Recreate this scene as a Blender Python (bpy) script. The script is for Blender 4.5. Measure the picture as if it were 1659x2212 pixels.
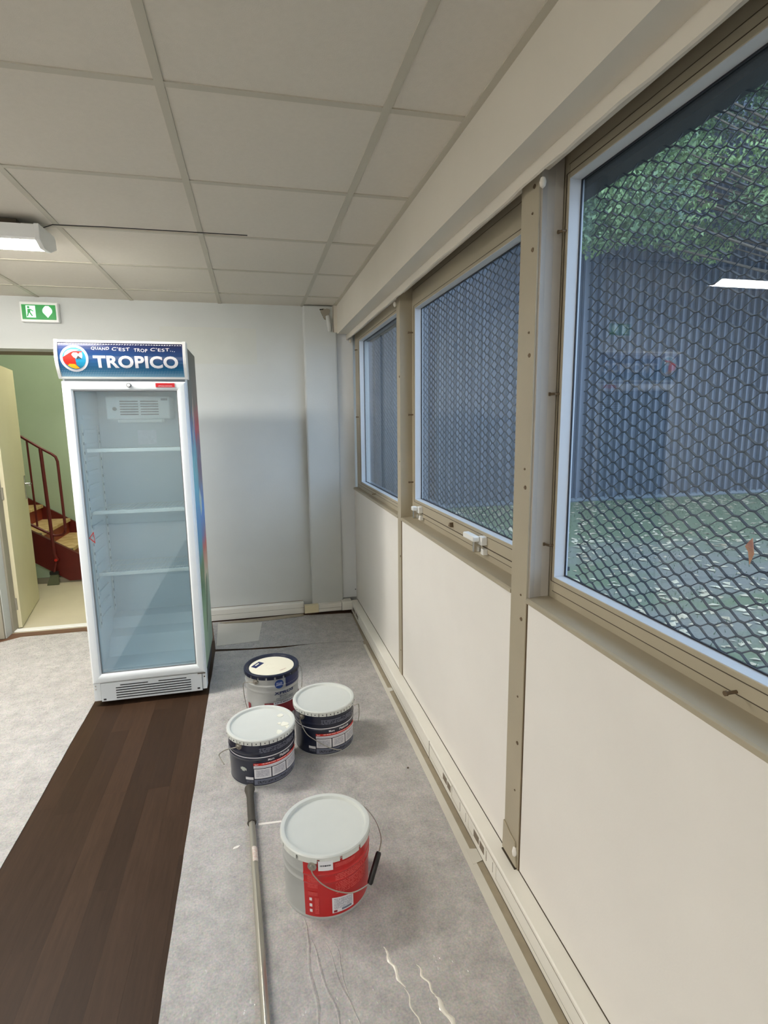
import bpy, bmesh, math, random
from mathutils import Vector, Matrix
for o in list(bpy.data.objects): bpy.data.objects.remove(o)
S = bpy.context.scene
COL = S.collection
random.seed(7)

# ------------------------------------------------------------------ camera
cam_d = bpy.data.cameras.new('camera'); cam = bpy.data.objects.new('camera', cam_d); COL.objects.link(cam)
cam_d.sensor_fit = 'HORIZONTAL'; cam_d.sensor_width = 36.0; cam_d.lens = 36.0*1190.49/1659.0
cam_d.clip_start = 0.05; cam_d.clip_end = 200
def cam_axes(yaw, pitch, roll):
    cy, sy, cp, sp = math.cos(yaw), math.sin(yaw), math.cos(pitch), math.sin(pitch)
    f = Vector((sy*cp, cy*cp, sp)); r = Vector((cy, -sy, 0)); u = r.cross(f)
    cr, sr = math.cos(roll), math.sin(roll)
    return r*cr+u*sr, u*cr-r*sr, f
_r, _u, _f = cam_axes(0.23, -0.1647, -0.0113)
cam.matrix_world = Matrix(((_r.x, _u.x, -_f.x, 0), (_r.y, _u.y, -_f.y, 0), (_r.z, _u.z, -_f.z, 1.5519), (0, 0, 0, 1)))
S.camera = cam

# ------------------------------------------------------------------ light, sky, exposure
S.view_settings.view_transform = 'Standard'; S.view_settings.look = 'None'
S.view_settings.gamma = 1; S.view_settings.use_curve_mapping = False
S.view_settings.exposure = 0.0
LAMP = 77.0            # fluorescent diffusers
STAIR_LAMP = 135.0
SKY = 4.6
w = bpy.data.worlds.new('overcast_sky'); S.world = w; w.use_nodes = True
wn = w.node_tree.nodes; wl = w.node_tree.links
bg = wn['Background']
tc = wn.new('ShaderNodeTexCoord'); sx = wn.new('ShaderNodeSeparateXYZ'); cr = wn.new('ShaderNodeValToRGB')
wl.new(tc.outputs['Generated'], sx.inputs[0]); wl.new(sx.outputs['Z'], cr.inputs[0]); wl.new(cr.outputs[0], bg.inputs['Color'])
cr.color_ramp.elements[0].color = (0.60, 0.76, 1.0, 1); cr.color_ramp.elements[1].color = (0.62, 0.79, 1.0, 1)
bg.inputs['Strength'].default_value = SKY

# ------------------------------------------------------------------ materials
def lin(c):
    return tuple(((v/255.0)/12.92 if v/255.0 <= 0.04045 else ((v/255.0+0.055)/1.055)**2.4) for v in c)
def mat(name, rgb, rough=0.6, metal=0.0, var=0.0, scale=8.0, bump=0.0, bscale=120.0, coat=0.0, rgb2=None, emit=0.0, spec=0.5, aniso=None):
    m = bpy.data.materials.new(name); m.use_nodes = True
    nt = m.node_tree; p = nt.nodes['Principled BSDF']
    c = lin(rgb)
    p.inputs['Base Color'].default_value = (*c, 1)
    p.inputs['Roughness'].default_value = rough; p.inputs['Metallic'].default_value = metal
    p.inputs['Coat Weight'].default_value = coat; p.inputs['Specular IOR Level'].default_value = spec
    if emit:
        p.inputs['Emission Color'].default_value = (*c, 1); p.inputs['Emission Strength'].default_value = emit
    if var or rgb2 or bump:
        co = nt.nodes.new('ShaderNodeTexCoord'); vec = co.outputs['Object']
        if aniso:
            mp = nt.nodes.new('ShaderNodeMapping'); mp.inputs['Scale'].default_value = aniso
            nt.links.new(vec, mp.inputs[0]); vec = mp.outputs[0]
    if var or rgb2:
        n = nt.nodes.new('ShaderNodeTexNoise'); n.inputs['Scale'].default_value = scale; n.inputs['Detail'].default_value = 5
        r = nt.nodes.new('ShaderNodeValToRGB')
        r.color_ramp.elements[0].position = 0.33; r.color_ramp.elements[1].position = 0.67
        if rgb2: a, b = c, lin(rgb2)
        else: a = tuple(v*(1-var) for v in c); b = tuple(min(1, v*(1+var)) for v in c)
        r.color_ramp.elements[0].color = (*a, 1); r.color_ramp.elements[1].color = (*b, 1)
        nt.links.new(vec, n.inputs['Vector']); nt.links.new(n.outputs['Fac'], r.inputs[0])
        nt.links.new(r.outputs[0], p.inputs['Base Color'])
    if bump:
        n2 = nt.nodes.new('ShaderNodeTexNoise'); n2.inputs['Scale'].default_value = bscale; n2.inputs['Detail'].default_value = 3
        bn = nt.nodes.new('ShaderNodeBump'); bn.inputs['Strength'].default_value = bump; bn.inputs['Distance'].default_value = 0.003
        nt.links.new(vec, n2.inputs['Vector']); nt.links.new(n2.outputs['Fac'], bn.inputs['Height'])
        nt.links.new(bn.outputs[0], p.inputs['Normal'])
    return m
def NT(m): return m.node_tree, m.node_tree.nodes, m.node_tree.links, m.node_tree.nodes['Principled BSDF']

M = {}
M['wallpaint'] = mat('wall_paint', (198, 200, 196), 0.7, var=0.035, scale=2.2, bump=0.15, bscale=90)
M['panel'] = mat('white_panel_paint', (232, 228, 221), 0.55, var=0.02, scale=3, bump=0.08, bscale=160)
M['khaki'] = mat('khaki_metal_paint', (170, 160, 138), 0.42, var=0.03, scale=5, bump=0.1, bscale=200)
M['khaki_dark'] = mat('khaki_groove', (70, 60, 45), 0.7)
M['screw'] = mat('rusty_screw', (110, 92, 70), 0.5, metal=0.4)
M['gasket'] = mat('black_rubber', (18, 18, 30), 0.5)
M['reveal'] = mat('bare_white_reveal', (196, 200, 204), 0.35)
M['bulk'] = mat('bulkhead_paint', (214, 207, 193), 0.7, var=0.02, scale=3)
M['tile'] = mat('ceiling_tile', (212, 205, 192), 0.9, var=0.015, scale=60, bump=0.2, bscale=400)
M['tbar'] = mat('ceiling_grid_metal', (188, 182, 166), 0.6)
M['dark'] = mat('dark_void', (22, 20, 18), 0.9)
M['trunk'] = mat('pvc_trunking', (232, 229, 219), 0.45, var=0.02, scale=6)
M['trunkcream'] = mat('cream_pvc', (226, 214, 178), 0.45)
M['socket_dark'] = mat('socket_recess', (120, 108, 92), 0.6)
M['white'] = mat('fridge_white', (226, 231, 233), 0.35, spec=0.5)
M['whitegloss'] = mat('white_plastic', (232, 232, 228), 0.3)
M['inner'] = mat('fridge_liner', (222, 234, 240), 0.45, var=0.02, scale=4)
M['shelf'] = mat('shelf_white', (232, 238, 236), 0.4)
M['greyp'] = mat('grey_plastic', (120, 125, 128), 0.5)
M['slot'] = mat('slot_black', (40, 42, 46), 0.7)
M['chrome'] = mat('chrome', (190, 188, 182), 0.2, metal=1.0)
M['wire'] = mat('galvanised_wire', (176, 172, 162), 0.35, metal=0.8)
M['tin'] = mat('silver_tin', (184, 186, 184), 0.34, metal=0.35, var=0.06, scale=7)
M['navy'] = mat('navy_tin_paint', (28, 33, 52), 0.3, coat=0.3, var=0.08, scale=20)
M['red'] = mat('red_tin_paint', (186, 22, 26), 0.3, coat=0.2, var=0.05, scale=12)
M['lidwhite'] = mat('pale_lid', (208, 211, 206), 0.28, var=0.015, scale=14)
M['lidcream'] = mat('cream_lid', (232, 226, 205), 0.4)
M['ink_white'] = mat('print_white', (222, 222, 226), 0.4)
M['ink_red'] = mat('print_red', (205, 45, 35), 0.4)
M['ink_navy'] = mat('print_navy', (24, 36, 84), 0.4)
M['ink_rim'] = mat('dark_blue_rim', (22, 28, 50), 0.35)
M['ink_blue'] = mat('print_blue', (38, 66, 128), 0.4)
M['ink_grey'] = mat('print_grey', (112, 118, 136), 0.4)
M['ink_wine'] = mat('print_wine', (134, 20, 34), 0.4)
M['black'] = mat('black_plastic', (22, 20, 22), 0.45)
M['rubber'] = mat('dark_grip', (66, 62, 54), 0.6, bump=0.2, bscale=80)
M['alu'] = mat('aluminium_pole', (176, 172, 160), 0.28, metal=0.7)
M['door'] = mat('door_paint', (214, 206, 172), 0.5, var=0.02, scale=4)
M['jamb'] = mat('jamb_paint', (150, 144, 128), 0.6, var=0.03, scale=4)
M['stairwall'] = mat('stairwell_plaster', (176, 196, 172), 0.8, var=0.04, scale=2)
M['stairfloor'] = mat('stair_landing', (190, 182, 158), 0.6, var=0.04, scale=4)
M['oxide'] = mat('oxide_red_steel', (92, 22, 16), 0.45, var=0.1, scale=10)
M['riser'] = mat('riser_red', (140, 54, 34), 0.5, var=0.06, scale=8)
M['tread'] = mat('stone_tread', (222, 196, 148), 0.6, rgb2=(190, 156, 104), scale=14)
M['nosing'] = mat('grey_nosing', (110, 104, 90), 0.6)
M['grass'] = mat('short_grass', (66, 82, 50), 0.9, rgb2=(48, 62, 40), scale=3)
M['clad'] = mat('corrugated_steel', (68, 74, 84), 0.5, var=0.05, scale=1.2, metal=0.1)
M['flash'] = mat('steel_flashing', (58, 66, 72), 0.5)
M['leaf'] = mat('tree_leaf', (48, 68, 54), 0.6, rgb2=(112, 134, 76), scale=0.6)
M['bark'] = mat('bark', (84, 72, 58), 0.9, var=0.2, scale=20, bump=0.5, bscale=30)
M['leafdry'] = mat('dead_leaf', (170, 162, 138), 0.7, rgb2=(124, 108, 82), scale=2.0)
M['leafbrown'] = mat('brown_leaf', (150, 64, 26), 0.6, rgb2=(196, 124, 64), scale=30)
M['meshsteel'] = mat('dark_green_mesh_paint', (11, 15, 20), 0.6, spec=0.3)
M['facade'] = mat('outer_render', (110, 108, 100), 0.9)
M['cable'] = mat('black_cable', (30, 26, 22), 0.6)

def lampmat(name, rgb, s):
    m = bpy.data.materials.new(name); m.use_nodes = True; nt = m.node_tree
    p = nt.nodes['Principled BSDF']; p.inputs['Base Color'].default_value = (*[0.6*v for v in lin(rgb)], 1)
    p.inputs['Emission Color'].default_value = (*lin(rgb), 1); p.inputs['Emission Strength'].default_value = s
    p.inputs['Roughness'].default_value = 0.4
    return m
M['lamp'] = lampmat('lit_diffuser', (255, 251, 244), LAMP)
M['stairlamp'] = lampmat('stair_diffuser', (255, 244, 222), STAIR_LAMP)
M['exitgreen'] = lampmat('exit_green', (0, 150, 58), 0.42)
M['exitwhite'] = lampmat('exit_white', (215, 255, 228), 1.0)

def glassmat(name, tint, base=0.045, veil=0.0, dcol=(0.6, 0.7, 0.8)):
    m = bpy.data.materials.new(name); m.use_nodes = True; nt = m.node_tree; n = nt.nodes; l = nt.links
    n.clear(); out = n.new('ShaderNodeOutputMaterial')
    tr = n.new('ShaderNodeBsdfTransparent'); tr.inputs[0].default_value = (*tint, 1)
    gl = n.new('ShaderNodeBsdfGlossy'); gl.inputs['Roughness'].default_value = 0.0
    geo = n.new('ShaderNodeNewGeometry'); dot = n.new('ShaderNodeVectorMath'); dot.operation = 'DOT_PRODUCT'
    l.new(geo.outputs['Normal'], dot.inputs[0]); l.new(geo.outputs['Incoming'], dot.inputs[1])
    ab = n.new('ShaderNodeMath'); ab.operation = 'ABSOLUTE'; l.new(dot.outputs['Value'], ab.inputs[0])
    om = n.new('ShaderNodeMath'); om.operation = 'SUBTRACT'; om.inputs[0].default_value = 1; l.new(ab.outputs[0], om.inputs[1])
    pw = n.new('ShaderNodeMath'); pw.operation = 'POWER'; pw.inputs[1].default_value = 5; l.new(om.outputs[0], pw.inputs[0])
    ma = n.new('ShaderNodeMath'); ma.operation = 'MULTIPLY_ADD'; ma.inputs[1].default_value = 1-base; ma.inputs[2].default_value = base; l.new(pw.outputs[0], ma.inputs[0])
    mx = n.new('ShaderNodeMixShader'); l.new(ma.outputs[0], mx.inputs[0]); l.new(tr.outputs[0], mx.inputs[1]); l.new(gl.outputs[0], mx.inputs[2])
    res = mx.outputs[0]
    if veil:
        df = n.new('ShaderNodeBsdfDiffuse'); df.inputs[0].default_value = (*dcol, 1)
        tl = n.new('ShaderNodeBsdfTranslucent'); tl.inputs[0].default_value = (*dcol, 1)
        ad = n.new('ShaderNodeMixShader'); ad.inputs[0].default_value = 0.5; l.new(df.outputs[0], ad.inputs[1]); l.new(tl.outputs[0], ad.inputs[2])
        m2 = n.new('ShaderNodeMixShader'); m2.inputs[0].default_value = veil; l.new(res, m2.inputs[1]); l.new(ad.outputs[0], m2.inputs[2]); res = m2.outputs[0]
    l.new(res, out.inputs[0])
    return m
M['glass'] = glassmat('window_glass', (0.93, 0.97, 1.0), 0.036, veil=0.02)
M['fglass'] = glassmat('fridge_glass', (0.90, 0.96, 0.98), 0.12, veil=0.055, dcol=(0.78, 0.9, 0.97))  # pale diffuse veil brightens the pane in place of hazy room reflections
M['film'] = glassmat('clear_film', (0.97, 0.97, 0.95), 0.22, veil=0.12, dcol=(0.9, 0.88, 0.84))
M['strip'] = mat('taped_film_gap', (150, 138, 116), 0.45, var=0.08, scale=20, coat=0.3)
M['tape'] = mat('masking_tape', (206, 202, 190), 0.55, var=0.03, scale=10)

# felt / paper covering: fibrous clouds, a little plastic sheen with fine glints
def feltmat():
    m = mat('dust_sheet_felt', (206, 202, 196), 0.6)
    nt, n, l, p = NT(m)
    co = n.new('ShaderNodeTexCoord'); a = n.new('ShaderNodeTexNoise'); a.inputs['Scale'].default_value = 11; a.inputs['Detail'].default_value = 10; a.inputs['Roughness'].default_value = 0.78
    r = n.new('ShaderNodeValToRGB'); r.color_ramp.elements[0].position = 0.36; r.color_ramp.elements[1].position = 0.62
    r.color_ramp.elements[0].color = (*lin((156, 149, 142)), 1); r.color_ramp.elements[1].color = (*lin((184, 176, 167)), 1)
    l.new(co.outputs['Object'], a.inputs['Vector']); l.new(a.outputs['Fac'], r.inputs[0])
    f = n.new('ShaderNodeTexNoise'); f.inputs['Scale'].default_value = 160; f.inputs['Detail'].default_value = 4
    mx = n.new('ShaderNodeMix'); mx.data_type = 'RGBA'; mx.blend_type = 'OVERLAY'; mx.inputs[0].default_value = 0.5
    l.new(co.outputs['Object'], f.inputs['Vector']); l.new(r.outputs[0], mx.inputs[6]); l.new(f.outputs['Color'], mx.inputs[7])
    hs = n.new('ShaderNodeHueSaturation'); hs.inputs['Saturation'].default_value = 0.45; l.new(mx.outputs[2], hs.inputs['Color'])
    l.new(hs.outputs[0], p.inputs['Base Color'])
    mp = n.new('ShaderNodeMapping'); mp.inputs['Scale'].default_value = (1.0, 0.28, 1)
    g = n.new('ShaderNodeTexNoise'); g.inputs['Scale'].default_value = 130; g.inputs['Detail'].default_value = 2
    l.new(co.outputs['Object'], mp.inputs[0]); l.new(mp.outputs[0], g.inputs['Vector'])
    b = n.new('ShaderNodeBump'); b.inputs['Strength'].default_value = 0.6; b.inputs['Distance'].default_value = 0.004; l.new(g.outputs['Fac'], b.inputs['Height'])
    l.new(b.outputs[0], p.inputs['Coat Normal'])
    b.inputs['Strength'].default_value = 1.0; b.inputs['Distance'].default_value = 0.01
    mp2 = n.new('ShaderNodeMapping'); mp2.inputs['Scale'].default_value = (1.0, 0.3, 1)
    g2 = n.new('ShaderNodeTexNoise'); g2.inputs['Scale'].default_value = 170; g2.inputs['Detail'].default_value = 1
    l.new(co.outputs['Object'], mp2.inputs[0]); l.new(mp2.outputs[0], g2.inputs['Vector'])
    rm = n.new('ShaderNodeMapRange'); rm.inputs['From Min'].default_value = 0.55; rm.inputs['From Max'].default_value = 0.68; rm.inputs['To Min'].default_value = 0.08; rm.inputs['To Max'].default_value = 1.0
    l.new(g2.outputs['Fac'], rm.inputs['Value']); l.new(rm.outputs[0], p.inputs['Coat Weight']); p.inputs['Coat Roughness'].default_value = 0.14
    return m
M['felt'] = feltmat()

# dark wood planks, shade varies from board to board
def woodmat():
    m = mat('dark_oak_laminate', (70, 52, 40), 0.42, spec=0.13)
    nt, n, l, p = NT(m)
    co = n.new('ShaderNodeTexCoord'); oi = n.new('ShaderNodeObjectInfo')
    mp = n.new('ShaderNodeMapping'); mp.inputs['Scale'].default_value = (16, 1.2, 1)
    ad = n.new('ShaderNodeVectorMath'); ad.operation = 'ADD'
    l.new(co.outputs['Object'], mp.inputs[0]); l.new(mp.outputs[0], ad.inputs[0])
    rv = n.new('ShaderNodeMath'); rv.operation = 'MULTIPLY'; rv.inputs[1].default_value = 37; l.new(oi.outputs['Random'], rv.inputs[0]); l.new(rv.outputs[0], ad.inputs[1])
    a = n.new('ShaderNodeTexNoise'); a.inputs['Scale'].default_value = 5; a.inputs['Detail'].default_value = 8; a.inputs['Roughness'].default_value = 0.7
    l.new(ad.outputs[0], a.inputs['Vector'])
    r = n.new('ShaderNodeValToRGB'); r.color_ramp.elements[0].position = 0.25; r.color_ramp.elements[1].position = 0.75
    r.color_ramp.elements[0].color = (*lin((52, 37, 26)), 1); r.color_ramp.elements[1].color = (*lin((68, 50, 37)), 1)
    l.new(a.outputs['Fac'], r.inputs[0])
    hs = n.new('ShaderNodeHueSaturation'); l.new(r.outputs[0], hs.inputs['Color'])
    mr = n.new('ShaderNodeMapRange'); mr.inputs['To Min'].default_value = 0.80; mr.inputs['To Max'].default_value = 1.15
    l.new(oi.outputs['Random'], mr.inputs['Value']); l.new(mr.outputs[0], hs.inputs['Value'])
    l.new(hs.outputs[0], p.inputs['Base Color'])
    rr = n.new('ShaderNodeMapRange'); rr.inputs['To Min'].default_value = 0.38; rr.inputs['To Max'].default_value = 0.55
    l.new(a.outputs['Fac'], rr.inputs['Value']); l.new(rr.outputs[0], p.inputs['Roughness'])
    return m
M['wood'] = woodmat()

# rows of tiny illegible print
def printmat(name, base, ink, rows=1.0):
    m = mat(name, base, 0.45); nt, n, l, p = NT(m)
    uv = n.new('ShaderNodeUVMap'); mp = n.new('ShaderNodeMapping'); mp.inputs['Scale'].default_value = (60, 1, 1)
    l.new(uv.outputs[0], mp.inputs[0])
    sp = n.new('ShaderNodeSeparateXYZ'); l.new(uv.outputs[0], sp.inputs[0])
    k = n.new('ShaderNodeMath'); k.operation = 'MULTIPLY'; k.inputs[1].default_value = rows; l.new(sp.outputs['Y'], k.inputs[0])
    fl = n.new('ShaderNodeMath'); fl.operation = 'FLOOR'; l.new(k.outputs[0], fl.inputs[0])
    fr = n.new('ShaderNodeMath'); fr.operation = 'FRACT'; l.new(k.outputs[0], fr.inputs[0])
    cb = n.new('ShaderNodeCombineXYZ'); xs = n.new('ShaderNodeMath'); xs.operation = 'MULTIPLY'; xs.inputs[1].default_value = 26
    l.new(sp.outputs['X'], xs.inputs[0]); l.new(xs.outputs[0], cb.inputs[0])
    ys = n.new('ShaderNodeMath'); ys.operation = 'MULTIPLY'; ys.inputs[1].default_value = 7.3; l.new(fl.outputs[0], ys.inputs[0]); l.new(ys.outputs[0], cb.inputs[1])
    no = n.new('ShaderNodeTexNoise'); no.inputs['Scale'].default_value = 1.0; no.inputs['Detail'].default_value = 1; l.new(cb.outputs[0], no.inputs['Vector'])
    g1 = n.new('ShaderNodeMath'); g1.operation = 'GREATER_THAN'; g1.inputs[1].default_value = 0.44; l.new(no.outputs['Fac'], g1.inputs[0])
    g2 = n.new('ShaderNodeMath'); g2.operation = 'GREATER_THAN'; g2.inputs[1].default_value = 0.5; l.new(fr.outputs[0], g2.inputs[0])
    mu = n.new('ShaderNodeMath'); mu.operation = 'MULTIPLY'; l.new(g1.outputs[0], mu.inputs[0]); l.new(g2.outputs[0], mu.inputs[1])
    mx = n.new('ShaderNodeMix'); mx.data_type = 'RGBA'; mx.inputs[6].default_value = (*lin(base), 1); mx.inputs[7].default_value = (*lin(ink), 1)
    l.new(mu.outputs[0], mx.inputs[0]); l.new(mx.outputs[2], p.inputs['Base Color'])
    return m
M['p_red'] = printmat('fine_print_on_red', (186, 22, 26), (214, 96, 90), 12)
M['p_white'] = printmat('fine_print_on_white', (216, 216, 222), (140, 142, 158), 9)
M['p_navy'] = printmat('fine_print_on_navy', (30, 35, 54), (120, 124, 138), 4)
M['p_tin'] = printmat('fine_print_on_tin', (170, 172, 172), (90, 92, 100), 3)
M['p_redband'] = printmat('fine_print_on_red_band', (205, 45, 35), (232, 190, 185), 1)
M['p_bar'] = printmat('dark_print_on_white', (224, 224, 228), (40, 40, 50), 1)

# ------------------------------------------------------------------ builders
class MB:
    def __init__(s): s.v = []; s.f = []; s.uv = None
    def add(s, vs, fs):
        k = len(s.v); s.v += [tuple(v) for v in vs]; s.f += [tuple(i+k for i in f) for f in fs]; return s
    def box(s, x0, x1, y0, y1, z0, z1):
        x0, x1 = sorted((x0, x1)); y0, y1 = sorted((y0, y1)); z0, z1 = sorted((z0, z1))
        return s.add([(x0,y0,z0),(x1,y0,z0),(x1,y1,z0),(x0,y1,z0),(x0,y0,z1),(x1,y0,z1),(x1,y1,z1),(x0,y1,z1)],
                     [(3,2,1,0),(4,5,6,7),(0,1,5,4),(1,2,6,5),(2,3,7,6),(3,0,4,7)])
    def prism(s, pts, axis, a, b):
        # pts 2D counter-clockwise polygon extruded along axis from a to b
        n = len(pts); vs = []
        for t in (a, b):
            for p, q in pts:
                vs.append({'x': (t, p, q), 'y': (p, t, q), 'z': (p, q, t)}[axis])
        fs = [tuple(range(n))[::-1], tuple(range(n, 2*n))] + [(i, (i+1) % n, n+(i+1) % n, n+i) for i in range(n)]
        return s.add(vs, fs)
    def tube(s, path, r, n=8, closed=False, caps=True):
        P = [Vector(p) for p in path]; m = len(P); rs = r if isinstance(r, (list, tuple)) else [r]*m
        vs = []; ref = Vector((0.31, 0.17, 0.93)).normalized()
        for i, p in enumerate(P):
            a = P[(i-1) % m] if (closed or i > 0) else p; b = P[(i+1) % m] if (closed or i < m-1) else p
            t = (b-a).normalized()
            u = t.cross(ref)
            if u.length < 1e-3: u = t.cross(Vector((1, 0, 0)))
            u.normalize(); w_ = t.cross(u)
            for k in range(n):
                an = 2*math.pi*k/n; vs.append(p+(u*math.cos(an)+w_*math.sin(an))*rs[i])
        fs = []
        for i in range(m if closed else m-1):
            j = (i+1) % m
            for k in range(n): fs.append((i*n+k, i*n+(k+1) % n, j*n+(k+1) % n, j*n+k))
        if caps and not closed: fs += [tuple(range(n)), tuple(range((m-1)*n, m*n))[::-1]]
        return s.add(vs, fs)
    def lathe(s, prof, cx, cy, n=64, cz=0.0, cap=True):
        vs = []; fs = []; ix = []
        for (r, z) in prof:
            if r < 1e-6:
                ix.append([len(vs)]*n); vs.append((cx, cy, cz+z)); continue
            ix.append(list(range(len(vs), len(vs)+n)))
            for k in range(n):
                a = 2*math.pi*k/n; vs.append((cx+r*math.cos(a), cy+r*math.sin(a), cz+z))
        for i in range(len(prof)-1):
            for k in range(n):
                q = [ix[i][k], ix[i][(k+1) % n], ix[i+1][(k+1) % n], ix[i+1][k]]; f = []
                for v in q:
                    if v not in f: f.append(v)
                if len(f) > 2: fs.append(tuple(f))
        if prof[0][0] > 1e-6: fs.append(tuple(ix[0])[::-1])
        if cap and prof[-1][0] > 1e-6: fs.append(tuple(ix[-1]))
        return s.add(vs, fs)
    def cylpatch(s, cx, cy, r, a0, a1, z0, z1, th=0.0006, seg=None):
        # curved label: outer face at r+th, uv along angle / height
        seg = seg or max(2, int(abs(a1-a0)/5)); k0 = len(s.v)
        if s.uv is None: s.uv = {}
        zt = z1 if isinstance(z1, (tuple, list)) else (z1, z1); zb = z0 if isinstance(z0, (tuple, list)) else (z0, z0)
        vs = []
        for i in range(seg+1):
            f = i/seg; a = math.radians(a0+(a1-a0)*f); c, q = math.cos(a), math.sin(a)
            lo = zb[0]+(zb[1]-zb[0])*f; hi = zt[0]+(zt[1]-zt[0])*f
            vs += [(cx+(r+th)*c, cy+(r+th)*q, lo), (cx+(r+th)*c, cy+(r+th)*q, hi), (cx+(r-th)*c, cy+(r-th)*q, lo), (cx+(r-th)*c, cy+(r-th)*q, hi)]
            s.uv[k0+i*4] = (f, 0); s.uv[k0+i*4+1] = (f, 1); s.uv[k0+i*4+2] = (f, 0); s.uv[k0+i*4+3] = (f, 1)
        fs = []
        for i in range(seg):
            a = i*4; b = a+4
            fs += [(a, b, b+1, a+1), (a+2, a+3, b+3, b+2), (a+1, b+1, b+3, a+3), (a, a+2, b+2, b)]
        fs += [(0, 1, 3, 2), (seg*4, seg*4+2, seg*4+3, seg*4+1)]
        return s.add(vs, fs)

ORG = {}
def link(o, parent=None):
    COL.objects.link(o)
    if parent is not None: o.parent = parent
    return o
def build(name, mb, m, parent=None, smooth=False, bevel=0.0, org=None, flip=False):
    """mesh in world coordinates -> object; children are stored relative to the parent's origin"""
    po = ORG.get(parent.name, Vector((0, 0, 0))) if parent is not None else Vector((0, 0, 0))
    oo = Vector(org) if org is not None else po
    me = bpy.data.meshes.new(name)
    me.from_pydata([(v[0]-oo.x, v[1]-oo.y, v[2]-oo.z) for v in mb.v], [], mb.f)
    me.materials.append(m)
    if mb.uv:
        ul = me.uv_layers.new(name='UVMap')
        for lp in me.loops: ul.data[lp.index].uv = mb.uv.get(lp.vertex_index, (0, 0))
    me.validate()
    bm = bmesh.new(); bm.from_mesh(me); bmesh.ops.recalc_face_normals(bm, faces=bm.faces); bm.to_mesh(me); bm.free()
    if smooth:
        for p in me.polygons: p.use_smooth = True
        try: me.set_sharp_from_angle(angle=math.radians(38))
        except Exception: pass
    o = bpy.data.objects.new(name, me); link(o, parent)
    o.location = oo-po; ORG[o.name] = oo
    if bevel:
        b = o.modifiers.new('bevel', 'BEVEL'); b.width = bevel; b.segments = 2; b.limit_method = 'ANGLE'; b.angle_limit = math.radians(40)
    return o
def thing(name, label, cat, loc, group=None):
    o = bpy.data.objects.new(name, None); o.empty_display_size = 0.1; link(o); o.location = loc; ORG[o.name] = Vector(loc)
    o['label'] = label; o['category'] = cat
    if group: o['group'] = group
    return o
def tag(o, label, cat, group=None):
    o['label'] = label; o['category'] = cat
    if group: o['group'] = group
    return o
def struct(name, loc=(0, 0, 0), mb=None, m=None, **k):
    if mb is None:
        o = bpy.data.objects.new(name, None); link(o); o.location = loc; ORG[o.name] = Vector(loc)
    else: o = build(name, mb, m, **k)
    o['kind'] = 'structure'; return o
def copy_child(src, name, parent, loc):
    o = src.copy(); o.name = name; link(o, parent); po = ORG.get(parent.name, Vector((0, 0, 0)))
    o.location = Vector(loc)-po; ORG[o.name] = Vector(loc); return o
def textmesh(txt, width=None, height=None, bold=0.0, spacing=1.0, depth=0.0):
    cu = bpy.data.curves.new('txt', 'FONT'); cu.body = txt; cu.offset = bold; cu.space_character = spacing; cu.resolution_u = 4
    o = bpy.data.objects.new('txt', cu); COL.objects.link(o)
    dg = bpy.context.evaluated_depsgraph_get(); me = bpy.data.meshes.new_from_object(o.evaluated_get(dg))
    vs = [tuple(v.co) for v in me.vertices]; fs = [tuple(p.vertices) for p in me.polygons]
    bpy.data.objects.remove(o); bpy.data.curves.remove(cu); bpy.data.meshes.remove(me)
    x0 = min(v[0] for v in vs); x1 = max(v[0] for v in vs); y0 = min(v[1] for v in vs); y1 = max(v[1] for v in vs)
    kx = width/(x1-x0) if width else None; ky = height/(y1-y0) if height else None
    kx = kx or ky; ky = ky or kx
    vs = [((v[0]-x0)*kx, (v[1]-y0)*ky) for v in vs]
    bm = bmesh.new(); bv = [bm.verts.new((v[0], v[1], 0)) for v in vs]
    for f in fs:
        try: bm.faces.new([bv[i] for i in f])
        except ValueError: pass
    W_ = max(v[0] for v in vs); H_ = max(v[1] for v in vs)
    for i in range(1, 6):
        g = bm.verts[:]+bm.edges[:]+bm.faces[:]
        bmesh.ops.bisect_plane(bm, geom=g, plane_co=(0, H_*i/6, 0), plane_no=(0, 1, 0))
    for i in range(1, 10):
        g = bm.verts[:]+bm.edges[:]+bm.faces[:]
        bmesh.ops.bisect_plane(bm, geom=g, plane_co=(W_*i/10, 0, 0), plane_no=(1, 0, 0))
    bm.verts.index_update()
    vs = [(v.co.x, v.co.y) for v in bm.verts]; fs = [tuple(x.index for x in f.verts) for f in bm.faces]; bm.free()
    return vs, fs
def text_on_cyl(mb, txt, cx, cy, r, a0, z, width=None, height=None, bold=0.0, slope=0.0, spacing=1.0):
    vs, fs = textmesh(txt, width, height, bold, spacing)
    out = []
    for u, v in vs:
        a = math.radians(a0)+u/r; out.append((cx+r*math.cos(a), cy+r*math.sin(a), z+v+slope*u))
    mb.add(out, fs)

CZ = 2.41; YB = 4.40; XP = 0.78

# ================================================================== STRUCTURE
# ---- floor
floor = struct('floor', mb=MB().box(-5.2, 0.92, -3.0, 4.495, -0.12, -0.004), m=mat('floor_base', (96, 66, 46), 0.5, var=0.1, scale=6))
pw = 0.0885; xs = [-0.4224+pw*k for k in range(-7, 3)]
for k, x in enumerate(xs):
    ends = {(-0.4224-pw): [2.32, 1.05], (-0.4224-3*pw): [2.33, 1.1]}
    off = [0.55, 2.29, 1.02, 1.62, 2.33, 1.80, 2.32, 0.9, 1.9, 1.3][k]
    ys = sorted({-0.3, 3.95} | {off+1.22*j for j in range(-3, 4) if -0.2 < off+1.22*j < 3.85})
    for a, b in zip(ys, ys[1:]):
        build('plank', MB().box(x+0.0001, x+pw-0.0001, a+0.0001, b-0.0001, -0.004, 0.0), M['wood'], floor)
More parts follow.
